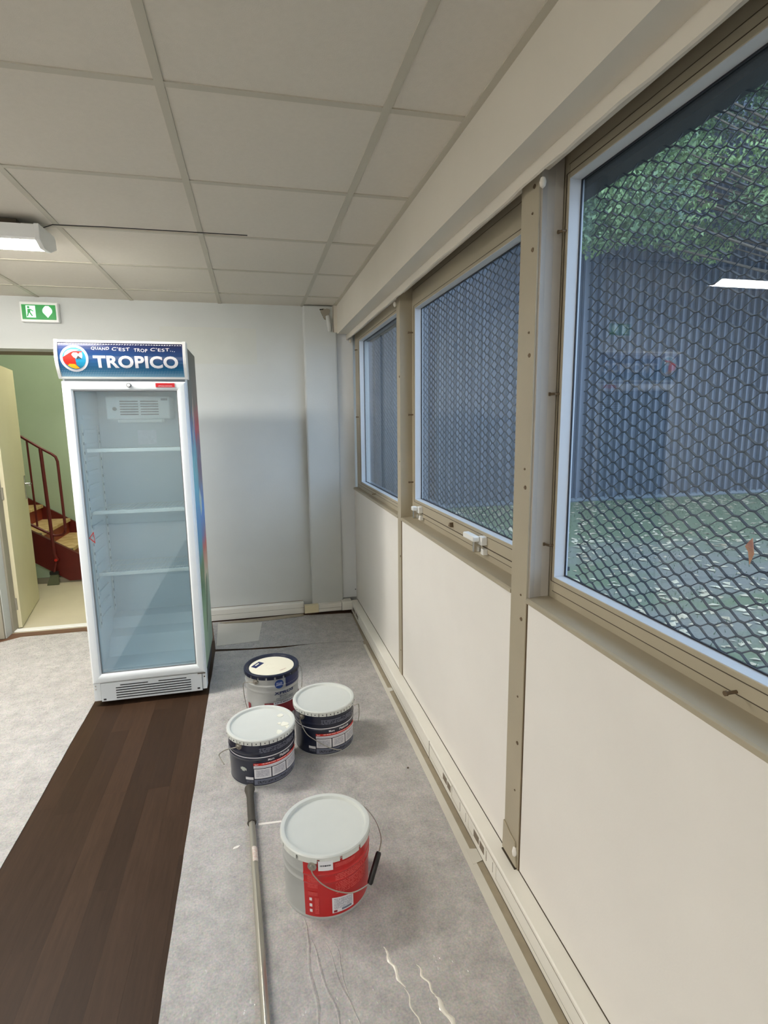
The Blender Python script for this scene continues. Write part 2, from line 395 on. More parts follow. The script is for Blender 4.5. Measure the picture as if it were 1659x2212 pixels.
# ---- ceiling
ceil = struct('ceiling', mb=MB().box(-5.2, 0.95, -3.0, 4.6, CZ+0.03, CZ+0.12), m=M['dark'])
gx = [0.4095-0.6*k for k in range(0, 10)]; gy = [4.063-0.6*k for k in range(0, 12)]
T = 0.024
xb = [0.662]+gx; yb = [YB]+gy
tile_src = None
for i in range(len(xb)-1):
    for j in range(len(yb)-1):
        x1, x0, y1, y0 = xb[i], xb[i+1], yb[j], yb[j+1]
        x0e = x0+T/2; x1e = x1-(T/2 if i else 0.012); y0e = y0+T/2; y1e = y1-(T/2 if j else 0.004)
        full = i > 0 and j > 0
        cx, cy = (x0e+x1e)/2, (y0e+y1e)/2
        if full and tile_src is not None: copy_child(tile_src, 'ceiling_tile', ceil, (cx, cy, CZ))
        else:
            o = build('ceiling_tile', MB().box(x0e-0.004, x1e+0.004, y0e-0.004, y1e+0.004, CZ+0.004, CZ+0.018), M['tile'], ceil, org=(cx, cy, CZ))
            if full: tile_src = o
for x in gx: build('grid_bar', MB().box(x-T/2, x+T/2, -2.9, YB, CZ, CZ+0.006).box(x-0.002, x+0.002, -2.9, YB, CZ+0.006, CZ+0.03), M['tbar'], ceil)
for y in gy:
    for k in range(len(gx)):
        xa = gx[k]+T/2; xe = (gx[k-1]-T/2) if k else 0.65
        build('cross_bar', MB().box(xa, xe, y-T/2, y+T/2, CZ+0.0005, CZ+0.0055), M['tbar'], ceil)
build('edge_angle', MB().box(0.64, 0.664, -2.9, YB, CZ-0.001, CZ+0.004), M['tbar'], ceil)
# ---- back wall (doorway x -1.84 .. -0.98)
DX0, DX1, DH = -1.84, -0.98, 2.068
wb = MB().box(-5.2, DX0, YB, YB+0.17, -0.1, 2.55).box(DX1, 0.92, YB, YB+0.17, -0.1, 2.55).box(DX0, DX1, YB, YB+0.17, DH, 2.55)
wback = struct('wall_back', mb=wb, m=M['wallpaint'])
build('pilaster', MB().box(0.408, 0.662, 4.335, YB, 0.0, CZ), M['wallpaint'], wback, bevel=0.012)
build('roller_paint_patch', MB().box(-0.62, 0.06, YB-0.0012, YB+0.002, 1.98, 2.24).box(-0.68, -0.62, YB-0.0012, YB+0.002, 1.98, 2.15), mat('bare_filler', (198, 199, 191), 0.8, var=0.03, scale=5), wback)
M['corner'] = mat('corner_plate_skylit', (222, 224, 224), 0.5, var=0.02, scale=4)  # lightened so the sky light on the plate is painted into its colour
build('corner_plate', MB().box(0.664, 0.790, 4.372, YB, 0.10, 2.215), M['corner'], wback, bevel=0.002)
build('corner_joint', MB().box(0.660, 0.6645, 4.368, YB, 0.10, 2.215), M['khaki_dark'], wback)
build('upper_filler', MB().box(0.63, 0.70, 4.31, YB, 2.215, CZ), M['bulk'], wback)
build('upper_joint', MB().box(0.6315, 0.634, 4.307, 4.311, 2.215, CZ), M['khaki_dark'], wback)
build('screw', MB().lathe([(0.0, 0.0), (0.004, 0.0), (0.004, 0.003), (0.0, 0.003)], 0, 0, 10), M['dark'], wback).matrix_world = Matrix.Translation((0.772, 4.372, 0.165)) @ Matrix.Rotation(math.pi/2, 4, 'X')
# ---- pilaster debris: broken plaster round a pipe stub
pst = MB()
ring = []
for k in range(22):
    a = 2*math.pi*k/22; rr_ = 0.030*(1+0.25*math.sin(3*a)+0.18*random.random()); ring.append((0.575+rr_*math.cos(a), 2.355+1.15*rr_*math.sin(a)))
pst.prism(ring[::-1], 'y', 4.318, 4.336)
t = thing('pipe_stub', 'broken plaster lump with short capped pipe high on the corner pilaster', 'pipe stub', (0.58, 4.335, 2.30))
build('plaster_lump', pst, mat('raw_plaster', (150, 144, 130), 0.9, bump=0.6, bscale=60), t)
build('pipe', MB().tube([(0.592, 4.322, 2.332), (0.597, 4.316, 2.30), (0.60, 4.318, 2.255), (0.604, 4.326, 2.222)], [0.017, 0.018, 0.016, 0.012], 12), M['wallpaint'], t, smooth=True)
build('bracket', MB().box(0.535, 0.56, 4.316, 4.335, 2.375, 2.381), M['dark'], t)
# ---- other walls
wleft = struct('wall_left', mb=MB().box(-5.3, -5.2, -3.0, 4.6, -0.1, 2.55), m=M['wallpaint'])
wrear = struct('wall_rear', mb=MB().box(-5.3, 0.95, -3.1, -3.0, -0.1, 2.55), m=M['wallpaint'])

# ---- right wall: posts, panels
wright = struct('wall_right', mb=MB().box(0.80, 0.885, -3.0, 4.57, -0.4, 1.005).box(0.80, 0.92, -3.0, 4.57, 2.27, 2.55).box(0.80, 0.92, -3.0, -1.35, 1.0, 2.3), m=M['facade'])
POSTS = [(-1.35, -1.25), (0.05, 0.15), (1.45, 1.55), (2.90, 2.965)]
PAN = [(-3.0, -1.35), (-1.25, 0.05), (0.15, 1.45), (1.55, 2.90), (2.965, 4.37)]
for a, b in PAN:
    build('wall_panel', MB().box(XP, 0.81, a+0.001, b-0.001, 0.0, 1.018 if a > -2 else 2.28), M['panel'], wright, bevel=0.003)
for i, (a, b) in enumerate(POSTS):
    x0 = XP-0.006
    po = build('wall_post', MB().box(x0, 0.885, a, b, 0.09, 2.26), M['khaki'], wright, bevel=0.0015)
    build('post_joint', MB().box(x0+0.003, 0.84, a-0.0012, a, 0.09, 1.02).box(x0+0.003, 0.84, b, b+0.0014, 0.09, 1.02), M['screw'], po)
    if i in (2, 3):
        zz = [2.171, 2.105, 2.01, 1.792, 1.729, 1.406, 1.352, 1.021, 0.946, 0.6875, 0.532, 0.361] if i == 2 else [1.78, 1.33, 0.80, 0.24]
        for q, z in enumerate(zz):
            y = (a+b)/2-0.022 + (0.004 if q % 2 else -0.003)
            r_ = 0.0062 if q % 2 == 0 else 0.0035
            build('screw', MB().add([(x0-0.0015+(0 if k else -0.001), y+r_*math.cos(k*math.pi/4), z+r_*math.sin(k*math.pi/4)) for k in range(8)]+[(x0+0.001, y+r_*math.cos(k*math.pi/4), z+r_*math.sin(k*math.pi/4)) for k in range(8)],
                  [tuple(range(8))]+[(k, (k+1) % 8, 8+(k+1) % 8, 8+k) for k in range(8)]), M['screw'], po)
    if i == 2:
        build('torn_bracket', MB().prism([(1.452, 0.10), (1.552, 0.10), (1.549, 0.205), (1.50, 0.19), (1.463, 0.185)], 'x', x0-0.006, x0), M['khaki'], po, bevel=0.002)
        build('bracket_gap', MB().box(x0-0.008, x0, 1.455, 1.55, 0.092, 0.096), M['khaki_dark'], po)
        build('plaster_blob', MB().lathe([(0.0, -0.02), (0.007, -0.012), (0.009, 0.0), (0.006, 0.016), (0.0, 0.022)], x0-0.004, 1.464, 10, 0.15), M['panel'], po, smooth=True)

# ---- bulkhead / blind box above windows
bm_ = MB().prism([(0.662, 2.203), (0.80, 2.203), (0.80, 2.215), (0.684, 2.215), (0.684, CZ+0.02), (0.662, CZ+0.02)], 'y', -2.9, 4.312)
bulk = struct('trim_1', mb=bm_, m=M['bulk'])
# wavy lower lip
lp = MB(); vs = []; n = 150
for k in range(n+1):
    y = -2.9+(4.372+2.9)*k/n; dz = 0.0022*math.sin(y*6.1)+0.0016*math.sin(y*17.7+1)+0.001*math.sin(y*43)
    for (x, z) in ((0.738, 2.205), (0.738, 2.168+dz), (0.7445, 2.166+dz), (0.7445, 2.205)): vs.append((x, y, z))
fs = []
for k in range(n):
    a = 4*k; b = a+4
    for q in range(4): fs.append((a+q, a+(q+1) % 4, b+(q+1) % 4, b+q))
fs += [(0, 1, 2, 3), (4*n, 4*n+3, 4*n+2, 4*n+1)]
lp.add(vs, fs); build('lip', lp, M['bulk'], bulk)
for y in (1.40, 2.93, 4.30):
    build('plaster_drip', MB().lathe([(0.0, -0.014), (0.007, -0.008), (0.009, 0.002), (0.006, 0.012), (0.0, 0.016)], 0.757, y, 10, 2.150), M['bulk'], bulk, smooth=True)

# ---- windows
def frame_ring(mb, x0, x1, ya, yb_, za, zb, w_l, w_r, w_b, w_t):
    mb.box(x0, x1, ya, ya+w_r, za, zb).box(x0, x1, yb_-w_l, yb_, za, zb)
    mb.box(x0, x1, ya+w_r, yb_-w_l, za, za+w_b).box(x0, x1, ya+w_r, yb_-w_l, zb-w_t, zb); return mb
def mesh_grille(parent, xm, ya, yb_, za, zb):
    L, Hh = 0.073, 0.0325; a = Hh/4; fl = 0.012
    mb = MB(); vs = []; fs = []
    rows = int((zb-za)/(Hh/2))
    w2, t2 = 0.0019, 0.0012
    for i in range(rows+1):
        zc = za+i*Hh/2; ph = 0.0 if i % 2 == 0 else L/2
        pts = []; y = ya-L+ph
        while y < yb_+L:
            pts += [(y-fl/2, zc+a), (y+fl/2, zc+a), (y+L/2-fl/2, zc-a), (y+L/2+fl/2, zc-a)]; y += L
        pts = [p for p in pts if ya <= p[0] <= yb_]
        base = len(vs)
        for (py, pz) in pts:
            # flat strand standing on edge, leaning out
            for (dx, dz) in ((-w2, -w2*0.55-t2), (w2, w2*0.55-t2), (w2, w2*0.55+t2), (-w2, -w2*0.55+t2)):
                vs.append((xm+dx, py, pz+dz))
        for k in range(len(pts)-1):
            p = base+4*k; q = p+4
            for e in range(4): fs.append((p+e, p+(e+1) % 4, q+(e+1) % 4, q+e))
    mb.add(vs, fs)
    mb.box(xm-0.006, xm+0.006, ya, yb_, za-0.012, za)
    return build('mesh_grille', mb, M['meshsteel'], parent)
def window(name, ya, yb_, xf, z0, z1, fo, si, glass_z0, glass_z1, gyl, gyr, top_depth=0.0, pins=()):
    """xf frame face plane; fo outer frame width; glass opening (gyr..gyl, glass_z0..glass_z1)"""
    r = struct(name, loc=(xf, (ya+yb_)/2, z0))
    xo = xf+0.006; xg_ = xf+0.034
    m = MB(); frame_ring(m, xo, xg_+0.009, ya, yb_, z0, z1, fo, fo, fo, 0.05); build('outer_frame', m, M['khaki'], r, bevel=0.002)
    g = 0.0025; a, b, c, d = ya+fo+g, yb_-fo-g, z0+fo+g, z1-0.05-g
    m = MB(); frame_ring(m, xf, xf+0.0335, a, b, c, d, b-gyl, gyr-a, glass_z0-c, d-glass_z1)
    s_ = build('sash_frame', m, M['khaki'], r, bevel=0.002)
    m = MB(); q = 0.013
    e = 0.0012
    ys0, ys1, zs0, zs1 = gyr-q, gyl+q, glass_z0-q, glass_z1+q
    m.box(xf-e, xf+0.001, ys1, ys1+0.0014, zs0, zs1).box(xf-e, xf+0.001, ys0-0.0014, ys0, zs0, zs1).box(xf-e, xf+0.001, ys0, ys1, zs0-0.0014, zs0).box(xf-e, xf+0.001, ys0, ys1, zs1, zs1+0.0014)
    build('bead_groove', m, M['khaki_dark'], s_)
    # dark gap between frame and sash
    m = MB(); frame_ring(m, xf+0.004, xf+0.01, ya+fo-0.001, yb_-fo+0.001, z0+fo-0.001, z1-0.049, g+0.002, g+0.002, g+0.002, g+0.002); build('frame_gap', m, M['khaki_dark'], r)
    # reveal liner + gasket
    xg = xf+0.034
    m = MB(); frame_ring(m, xf+0.001, xg, gyr-0.001, gyl+0.001, glass_z0-0.001, glass_z1+0.001, 0.0022, 0.0022, 0.0022, 0.0022); build('glazing_reveal', m, M['reveal'], r)
    m = MB(); frame_ring(m, xg-0.0005, xg+0.003, gyr-0.004, gyl+0.004, glass_z0-0.004, glass_z1+0.004, 0.0085, 0.0085, 0.0085, 0.0085); build('glazing_gasket', m, M['gasket'], r)
    build('glass_pane', MB().box(xg+0.003, xg+0.007, gyr-0.004, gyl+0.004, glass_z0-0.004, glass_z1+0.004), M['glass'], r)
    m = MB(); frame_ring(m, xg+0.0075, xg+0.012, gyr-0.006, gyl+0.006, glass_z0-0.006, glass_z1+0.006, 0.003, 0.003, 0.003, 0.003); build('outer_reveal', m, M['reveal'], r)
    mesh_grille(r, 0.945, ya-0.045, yb_+0.03, glass_z0-0.04, 2.165)
    # sill ledge
    build('sill', MB().prism([(XP-0.008, 1.006), (xf+0.02, 1.006), (xf+0.02, 1.026), (XP-0.002, 1.021), (XP-0.008, 1.018)], 'y', ya+0.001, yb_-0.001), M['khaki'], r, bevel=0.001)
    for (py, pz, dy) in pins:
        if dy == 0: pth = [(xf+0.002, py, pz), (xf-0.022, py, pz)]
        else: pth = [(xf+0.002, py, pz), (xf-0.010, py, pz), (xf-0.014, py+dy, pz)]
        build('hook_pin', MB().tube(pth, 0.0035, 8).tube([pth[-1], (pth[-1][0]-0.004, pth[-1][1], pth[-1][2])], 0.0052, 8), M['screw'], r)
    return r
w1 = window('window_1', 0.15, 1.45, 0.84, 1.02, 2.26, 0.027, 0.03, 1.092, 2.172, 1.411, 0.19,
            pins=[(1.418, 2.045, 0.012), (1.424, 1.62, 0.02), (1.424, 1.185, 0.02), (0.77, 1.054, 0)])
w2 = window('window_2', 1.55, 2.90, 0.835, 1.02, 2.26, 0.030, 0.05, 1.130, 2.115, 2.828, 1.62,
            pins=[(2.862, 2.0, 0.0), (2.862, 1.58, 0.0), (2.862, 1.22, 0.0)])
w3 = window('window_3', 2.965, 4.37, 0.80, 1.02, 2.26, 0.03, 0.03, 1.085, 2.135, 4.165, 3.02,
            pins=[(4.24, 2.08, 0.012), (4.24, 1.58, 0.012), (3.66, 1.055, 0)])
w4 = window('window_4', -1.25, 0.05, 0.84, 1.02, 2.26, 0.027, 0.03, 1.092, 2.172, 0.01, -1.21)
# vertical post-side channel liner in window 1 (rounded grey channel)
build('side_channel', MB().prism([(XP, 1.4495), (XP+0.002, 1.444), (XP+0.018, 1.4475), (XP+0.04, 1.4475), (0.842, 1.442), (0.842, 1.4495)], 'z', 1.022, 2.26), mat('channel_grey_paint', (168, 162, 152), 0.45), w1)
# window 2 latches
def latch(y, z, lever):
    h = build('window_latch', MB().box(0.812, 0.836, y-0.028, y+0.002, z-0.016, z+0.018), M['whitegloss'], w2, bevel=0.003)
    build('latch_arm', MB().box(0.792, 0.822, y-0.002, y+0.012, z-0.046, z+0.002), M['chrome'], h, bevel=0.003)
    build('latch_keep', MB().box(0.818, 0.838, y-0.032, y-0.006, z-0.052, z-0.030), M['whitegloss'], h, bevel=0.002)
    build('lever', MB().box(0.785, 0.812, y-0.012, y+lever, z-0.004, z+0.018), M['whitegloss'], h, bevel=0.005)
latch(1.905, 1.100, 0.095); latch(2.715, 1.092, 0.02)
build('striker', MB().prism([(2.235, 1.088), (2.262, 1.088), (2.252, 1.106), (2.240, 1.108)], 'x', 0.82, 0.836), M['screw'], w2)
build('latch_shadow_gap', MB().box(0.8335, 0.838, 1.60, 2.75, 1.0725, 1.0755), M['khaki_dark'], w2)
# shutter box outside above the grilles
sb = struct('trim_2', mb=MB().box(0.905, 0.958, -1.3, 4.40, 2.163, 2.55), m=mat('dark_shutter_box', (24, 28, 26), 0.8))

# ---- cable trunking
def trunk_profile(x0, x1, h): return [(x0, 0.004), (x1, 0.004), (x1, h), (x0+0.004, h), (x0, h-0.004)]
br = struct('baseboard_right', mb=MB().prism(trunk_profile(0.724, XP, 0.0917), 'y', -2.9, 4.318), m=M['trunk'])
build('lid_crease', MB().box(0.7232, 0.7245, -2.9, 2.225, 0.0775, 0.0785), M['socket_dark'], br)
build('lower_crease', MB().box(0.7234, 0.7245, -2.9, 4.2, 0.0245, 0.0250), M['socket_dark'], br)
build('top_joint', MB().box(0.7775, 0.7805, -2.9, 4.33, 0.0915, 0.0935), M['khaki_dark'], br)
build('cover_joint', MB().box(0.7225, 0.7245, 2.2265, 2.2285, 0.006, 0.0917), M['socket_dark'], br)
def outlet(y0, y1, dark):
    o = build('socket_module', MB().box(0.7205, 0.7245, y0, y1, 0.03, 0.076), M['trunk'], br, bevel=0.0008)
    if dark:
        h = (y1-y0)
        build('recess', MB().box(0.7195, 0.721, y0+h*0.50, y0+h*0.92, 0.040, 0.068).box(0.7195, 0.721, y0+h*0.08, y0+h*0.42, 0.038, 0.066), M['socket_dark'], o)
    else:
        build('seam', MB().box(0.7198, 0.721, y0+0.02, y0+0.022, 0.034, 0.072).box(0.7198, 0.721, y1-0.004, y1-0.002, 0.034, 0.072), M['socket_dark'], o)
outlet(1.925, 2.035, True); outlet(1.745, 1.83, False); outlet(1.585, 1.695, True); outlet(1.50, 1.575, False)
outlet(3.98, 4.10, True); outlet(4.11, 4.22, True)
bb = struct('baseboard_back', mb=MB().prism([(4.348, 0.006), (4.40, 0.006), (4.40, 0.096), (4.352, 0.096), (4.348, 0.092)], 'x', -0.97, 0.338), m=M['trunk'])
build('trunking_groove', MB().box(-0.97, 0.338, 4.3472, 4.3485, 0.052, 0.0535), M['socket_dark'], bb)
build('trunking_top_line', MB().box(-0.97, 0.338, 4.396, 4.3995, 0.0955, 0.099), M['socket_dark'], bb)
build('cream_cover', MB().box(0.340, 0.452, 4.285, 4.335, 0.022, 0.084), M['trunkcream'], bb, bevel=0.002)
build('white_cover', MB().box(0.454, 0.640, 4.290, 4.335, 0.024, 0.086), M['trunk'], bb, bevel=0.002)
build('cover_groove', MB().box(0.454, 0.640, 4.2890, 4.2905, 0.050, 0.0515), M['socket_dark'], bb)
build('corner_block', MB().box(0.642, 0.726, 4.275, 4.372, 0.024, 0.094), M['trunk'], bb, bevel=0.004)

# ---- doorway, door and stairwell
dr = struct('door_1', loc=(-1.82, 4.56, 0))
# leaf: hinge (-1.80,4.58) to free (-1.95,5.345)
hx, hy, ex, ey = -1.800, 4.585, -1.936, 5.345
dv = Vector((ex-hx, ey-hy, 0)).normalized(); nv = Vector((dv.y, -dv.x, 0))
if nv.x > 0: nv = -nv
def leafpt(u, t, z): return (hx+dv.x*u+nv.x*t, hy+dv.y*u+nv.y*t, z)
Lf = (Vector((ex, ey))-Vector((hx, hy))).length
def leafbox(u0, u1, t0, t1, z0, z1):
    return MB().add([leafpt(u0,t0,z0), leafpt(u1,t0,z0), leafpt(u1,t1,z0), leafpt(u0,t1,z0), leafpt(u0,t0,z1), leafpt(u1,t0,z1), leafpt(u1,t1,z1), leafpt(u0,t1,z1)],
                    [(3,2,1,0),(4,5,6,7),(0,1,5,4),(1,2,6,5),(2,3,7,6),(3,0,4,7)])
lf = build('door_leaf', leafbox(0, Lf, 0, 0.042, 0.008, 2.0), M['door'], dr, bevel=0.001)
hd = build('door_handle', leafbox(Lf-0.075, Lf-0.035, -0.006, 0.0, 0.92, 1.12), M['chrome'], lf, bevel=0.002)
build('lever', MB().tube([leafpt(Lf-0.055, 0, 1.05), leafpt(Lf-0.055, -0.045, 1.05), leafpt(Lf-0.15, -0.05, 1.045)], 0.008, 10), M['chrome'], hd, smooth=True)
build('door_frame', MB().box(-1.885, -1.845, 4.38, 4.60, 0, 2.10).box(-1.845, -1.825, 4.50, 4.60, 0, 2.07).box(-1.95, -1.885, 4.385, 4.40, 0, 2.14), M['jamb'], dr, bevel=0.002)
for z in (0.20, 1.05, 1.80): build('hinge', MB().tube([(-1.822, 4.575, z-0.045), (-1.822, 4.575, z+0.045)], 0.009, 10), M['jamb'], dr, smooth=True)
build('threshold', MB().box(-1.84, -0.98, 4.50, 4.56, 0.0, 0.010), M['whitegloss'], dr, bevel=0.003)
build('lintel_soffit', MB().box(-3.2, -0.6, 4.572, 4.80, DH, 2.55), mat('lintel_brown', (120, 110, 92), 0.8), dr)
sf = struct('floor_landing', mb=MB().box(-3.4, 0.4, 4.495, 6.9, -0.12, 0.0), m=M['stairfloor'])
sw = struct('wall_stairwell', mb=MB().box(-3.4, 0.4, 6.86, 6.95, -0.1, 3.3), m=M['stairwall'])
struct('wall_stairwell_left', mb=MB().box(-3.5, -3.4, 4.57, 6.95, -0.1, 3.3), m=M['stairwall'])
struct('wall_stairwell_right', mb=MB().box(0.4, 0.5, 4.57, 6.95, -0.1, 3.3), m=M['stairwall'])
struct('wall_stairwell_front', mb=MB().box(-3.4, 0.4, 4.5725, 4.60, 2.60, 3.2), m=M['stairwall'])
struct('ceiling_stairwell', mb=MB().box(-3.4, 0.4, 4.57, 6.9, 3.2, 3.3), m=M['stairwall'])
# knee wall below the stringer with its skirting
bs = struct('baseboard_stairwell', mb=MB().box(-3.3, -0.9, 5.885, 5.904, 0, 0.055), m=M['jamb'])
st = thing('staircase', 'red steel staircase with pale stone treads beyond the open doorway', 'staircase', (-1.75, 5.95, 0))
build('knee_wall', MB().prism([(-3.2, -0.02), (-1.55, -0.02), (-1.55, 0.02), (-3.2, 1.10)], 'y', 5.905, 6.0), M['stairwall'], st)
# stringer top line through (-2.10,.507) and (-1.70,.253)
sl = -0.64
def ztop(x): return 0.253+(x+1.703)*sl+0.012
build('stringer', MB().prism([(-3.1, ztop(-3.1)-0.265), (-1.835, 0.02), (-1.40, 0.02), (-1.40, max(ztop(-1.40), 0.06)), (-3.1, ztop(-3.1))], 'y', 5.86, 5.90), M['oxide'], st)
build('wall_stringer', MB().prism([(-3.1, ztop(-3.1)-0.2), (-1.40, ztop(-1.4)-0.2), (-1.40, ztop(-1.40)-0.015), (-3.1, ztop(-3.1)-0.015)], 'y', 6.82, 6.85), M['oxide'], st)
# nosing positions
n0x, n0z, run, rise = -1.80, 0.33, 0.262, 0.168
for k in range(-1, 5):
    nx = n0x-run*k; nz = n0z+rise*k
    build('tread', MB().box(nx-run-0.03, nx, 5.90, 6.82, nz-0.035, nz), M['tread'], st, bevel=0.004)
    build('riser', MB().box(nx-0.035, nx-0.022, 5.90, 6.82, nz-rise-0.005, nz-0.035), M['riser'], st)
    build('nosing', MB().box(nx-0.12, nx+0.002, 5.898, 5.93, nz-0.036, nz+0.002), M['nosing'], st)
rl = thing('stair_railing', 'red tubular railing with looped end rising along the near stair stringer', 'railing', (-1.90, 5.83, 0.3))
yr_ = 5.83
top = [(-3.0, 1.96), (-2.30, 1.545), (-2.105, 1.438), (-1.955, 1.33), (-1.865, 1.272), (-1.835, 1.245), (-1.822, 1.20)]
down = [(-1.819, 0.9), (-1.816, 0.56), (-1.823, 0.515), (-1.845, 0.492), (-1.88, 0.486), (-1.92, 0.488), (-2.0, 0.533), (-2.12, 0.61), (-3.0, 1.10)]
build('rail_loop', MB().tube([(x, yr_, z) for x, z in top+down], 0.0125, 10), M['oxide'], rl, smooth=True)
build('baluster', MB().tube([(-2.064, yr_, 1.405), (-2.056, yr_, 0.585)], 0.009, 8), M['oxide'], rl, smooth=True)
build('baluster', MB().tube([(-2.30, yr_, 1.53), (-2.29, yr_, 0.72)], 0.009, 8), M['oxide'], rl, smooth=True)
build('rail_post', MB().tube([(-1.957, yr_, 1.325), (-1.938, yr_, 0.30), (-1.915, yr_+0.0, 0.24)], 0.016, 12), M['oxide'], rl, smooth=True)
build('bolt', MB().tube([(-1.925, yr_-0.02, 0.245), (-1.925, yr_+0.03, 0.245)], 0.014, 10), mat('bright_red_cap', (190, 36, 24), 0.4), rl)
bk = thing('hand_brush', 'small hand brush leaning under the stair railing post on the landing', 'brush', (-1.965, 5.80, 0))
build('brush_handle', MB().tube([(-1.925, 5.81, 0.225), (-1.945, 5.80, 0.13)], [0.009, 0.012], 10), M['oxide'], bk, smooth=True)
build('ferrule', MB().box(-1.985, -1.91, 5.79, 5.82, 0.105, 0.135), M['black'], bk)
build('bristles', MB().prism([(-2.02, 0.002), (-1.915, 0.002), (-1.915, 0.106), (-1.98, 0.106)], 'y', 5.793, 5.817), mat('grey_bristles', (104, 108, 84), 0.9, bump=0.5, bscale=200), bk)
sl_ = thing('stairwell_lamp', 'round opal ceiling lamp of the stairwell', 'lamp', (-1.3, 5.5, 3.195))
build('diffuser', MB().lathe([(0.0, -0.09), (0.10, -0.08), (0.15, -0.04), (0.16, -0.01)], -1.3, 5.5, 24, 3.195), M['stairlamp'], sl_, smooth=True)
build('base', MB().lathe([(0.0, -0.012), (0.17, -0.012), (0.17, 0.0), (0.0, 0.0)], -1.3, 5.5, 24, 3.195), M['whitegloss'], sl_)

# ================================================================== LAMPS
def batten(xr, yc, label, length=1.55, lm='lamp'):
    t_ = thing('ceiling_lamp', label, 'ceiling lamp', (xr-length/2, yc, CZ), 'fluorescent battens under the ceiling grid' )
    y0 = yc-0.105; x0 = xr-length
    body = [(y0, 2.378), (y0+0.02, 2.384), (y0+0.19, 2.384), (y0+0.208, 2.372), (y0+0.208, 2.340), (y0+0.012, 2.318), (y0, 2.326)]
    build('housing', MB().prism(body[::-1], 'x', x0+0.02, xr-0.02), M['whitegloss'], t_)
    build('mounting_plate', MB().box(x0+0.1, xr-0.1, y0+0.05, y0+0.16, 2.384, CZ), M['khaki_dark'], t_)
    di = [(y0+0.012, 2.3175)]+[(y0+0.012+0.196*k/8, 2.3175+0.022*k/8-0.026*math.sin(math.pi*k/8)) for k in range(1, 8)]+[(y0+0.208, 2.3395)]
    build('diffuser', MB().prism(di, 'x', x0+0.022, xr-0.024), M[lm], t_, smooth=True)
    cap = [(y0-0.003, 2.382), (y0+0.195, 2.388), (y0+0.211, 2.374), (y0+0.213, 2.333), (y0+0.13, 2.300), (y0+0.05, 2.293), (y0-0.003, 2.316)]
    for xa in (x0, xr-0.02): build('end_cap', MB().prism(cap[::-1], 'x', xa, xa+0.02), M['whitegloss'], t_, bevel=0.003)
    return t_
batten(-0.83, 2.842, 'lit fluorescent batten lamp on the ceiling left of the drinks fridge')
for (x, y, s_) in ((-3.3, 0.442, 'in the far left bay of the room'), (-0.83, -2.2, 'behind the camera near the rear wall')):
    batten(x, y, 'lit fluorescent batten lamp '+s_)
c_ = build('ceiling_cable', MB().tube([(-0.86, 2.845, 2.392), (-0.80, 2.815, 2.403), (-0.60, 2.806, 2.404), (-0.3, 2.802, 2.404), (0.02, 2.799, 2.404)], 0.0022, 6), M['cable'], org=(-0.4, 2.8, 2.404))
tag(c_, 'thin black cable running along the ceiling from the batten lamp', 'cable')

# ---- exit sign
ex_ = thing('exit_sign', 'lit green emergency exit sign high on the wall above the doorway', 'exit sign', (-1.376, YB, 2.307))
build('sign_case', MB().box(-1.492, -1.258, 4.355, YB, 2.240, 2.372), M['whitegloss'], ex_, bevel=0.006)
ep = build('sign_panel', MB().box(-1.478, -1.272, 4.350, 4.356, 2.256, 2.352), M['exitgreen'], ex_)
yy = 4.349
build('door_pictogram', MB().prism([(-1.452, 2.268), (-1.395, 2.268), (-1.395, 2.345), (-1.452, 2.345)], 'y', yy-0.001, yy+0.001), M['exitwhite'], ep)
man = MB()
man.prism([(-1.436+0.008*math.cos(a*math.pi/4), 2.334+0.008*math.sin(a*math.pi/4)) for a in range(8)], 'y', yy-0.002, yy-0.0012)
man.prism([(-1.444, 2.300), (-1.426, 2.300), (-1.424, 2.323), (-1.442, 2.323)], 'y', yy-0.002, yy-0.0012)
man.prism([(-1.450, 2.274), (-1.443, 2.274), (-1.433, 2.300), (-1.442, 2.300)], 'y', yy-0.002, yy-0.0012)
man.prism([(-1.419, 2.276), (-1.412, 2.279), (-1.426, 2.302), (-1.434, 2.300)], 'y', yy-0.002, yy-0.0012)
man.prism([(-1.426, 2.316), (-1.408, 2.306), (-1.406, 2.311), (-1.424, 2.323)], 'y', yy-0.002, yy-0.0012)
build('running_figure', man, M['exitgreen'], ep)
arr = [(-1.322, 2.268)]+[(-1.322+0.030*math.cos(a), 2.312+0.030*math.sin(a)) for a in [math.radians(d) for d in (-20, 0, 20, 40)]]+[(-1.312, 2.345), (-1.332, 2.345)]+[(-1.322+0.030*math.cos(a), 2.312+0.030*math.sin(a)) for a in [math.radians(d) for d in (140, 160, 180, 200)]]
build('arrow_pictogram', MB().prism(arr, 'y', yy-0.001, yy+0.001), M['exitwhite'], ep)

# ================================================================== FLOOR COVERINGS
def sheet(name, label, poly, z, m=M['felt'], th=0.0015, wob=0.0015, cat='dust sheet'):
    """thin sheet from a corner polygon, edges slightly wavy, subdivided by bisecting"""
    pts = []
    for i, (x, y) in enumerate(poly):
        x2, y2 = poly[(i+1) % len(poly)]; L = math.hypot(x2-x, y2-y); n_ = max(1, int(L/0.12))
        for k in range(n_):
            f = k/n_; px, py = x+(x2-x)*f, y+(y2-y)*f
            if 0 < k: px += random.uniform(-wob, wob); py += random.uniform(-wob, wob)
            pts.append((px, py))
    c = Vector((sum(p[0] for p in poly)/len(poly), sum(p[1] for p in poly)/len(poly), z))
    o = build(name, MB().prism(pts, 'z', z, z+th), m, org=c); tag(o, label, cat); return o
s1 = sheet('dust_sheet', 'large pale felt dust sheet covering the floor left of the dark wood strip', [(-5.1, -2.9), (-0.944, -2.9), (-0.944, 4.20), (-1.31, 4.385), (-1.74, 4.385), (-1.86, 4.30), (-5.1, 4.36)], 0.0008)
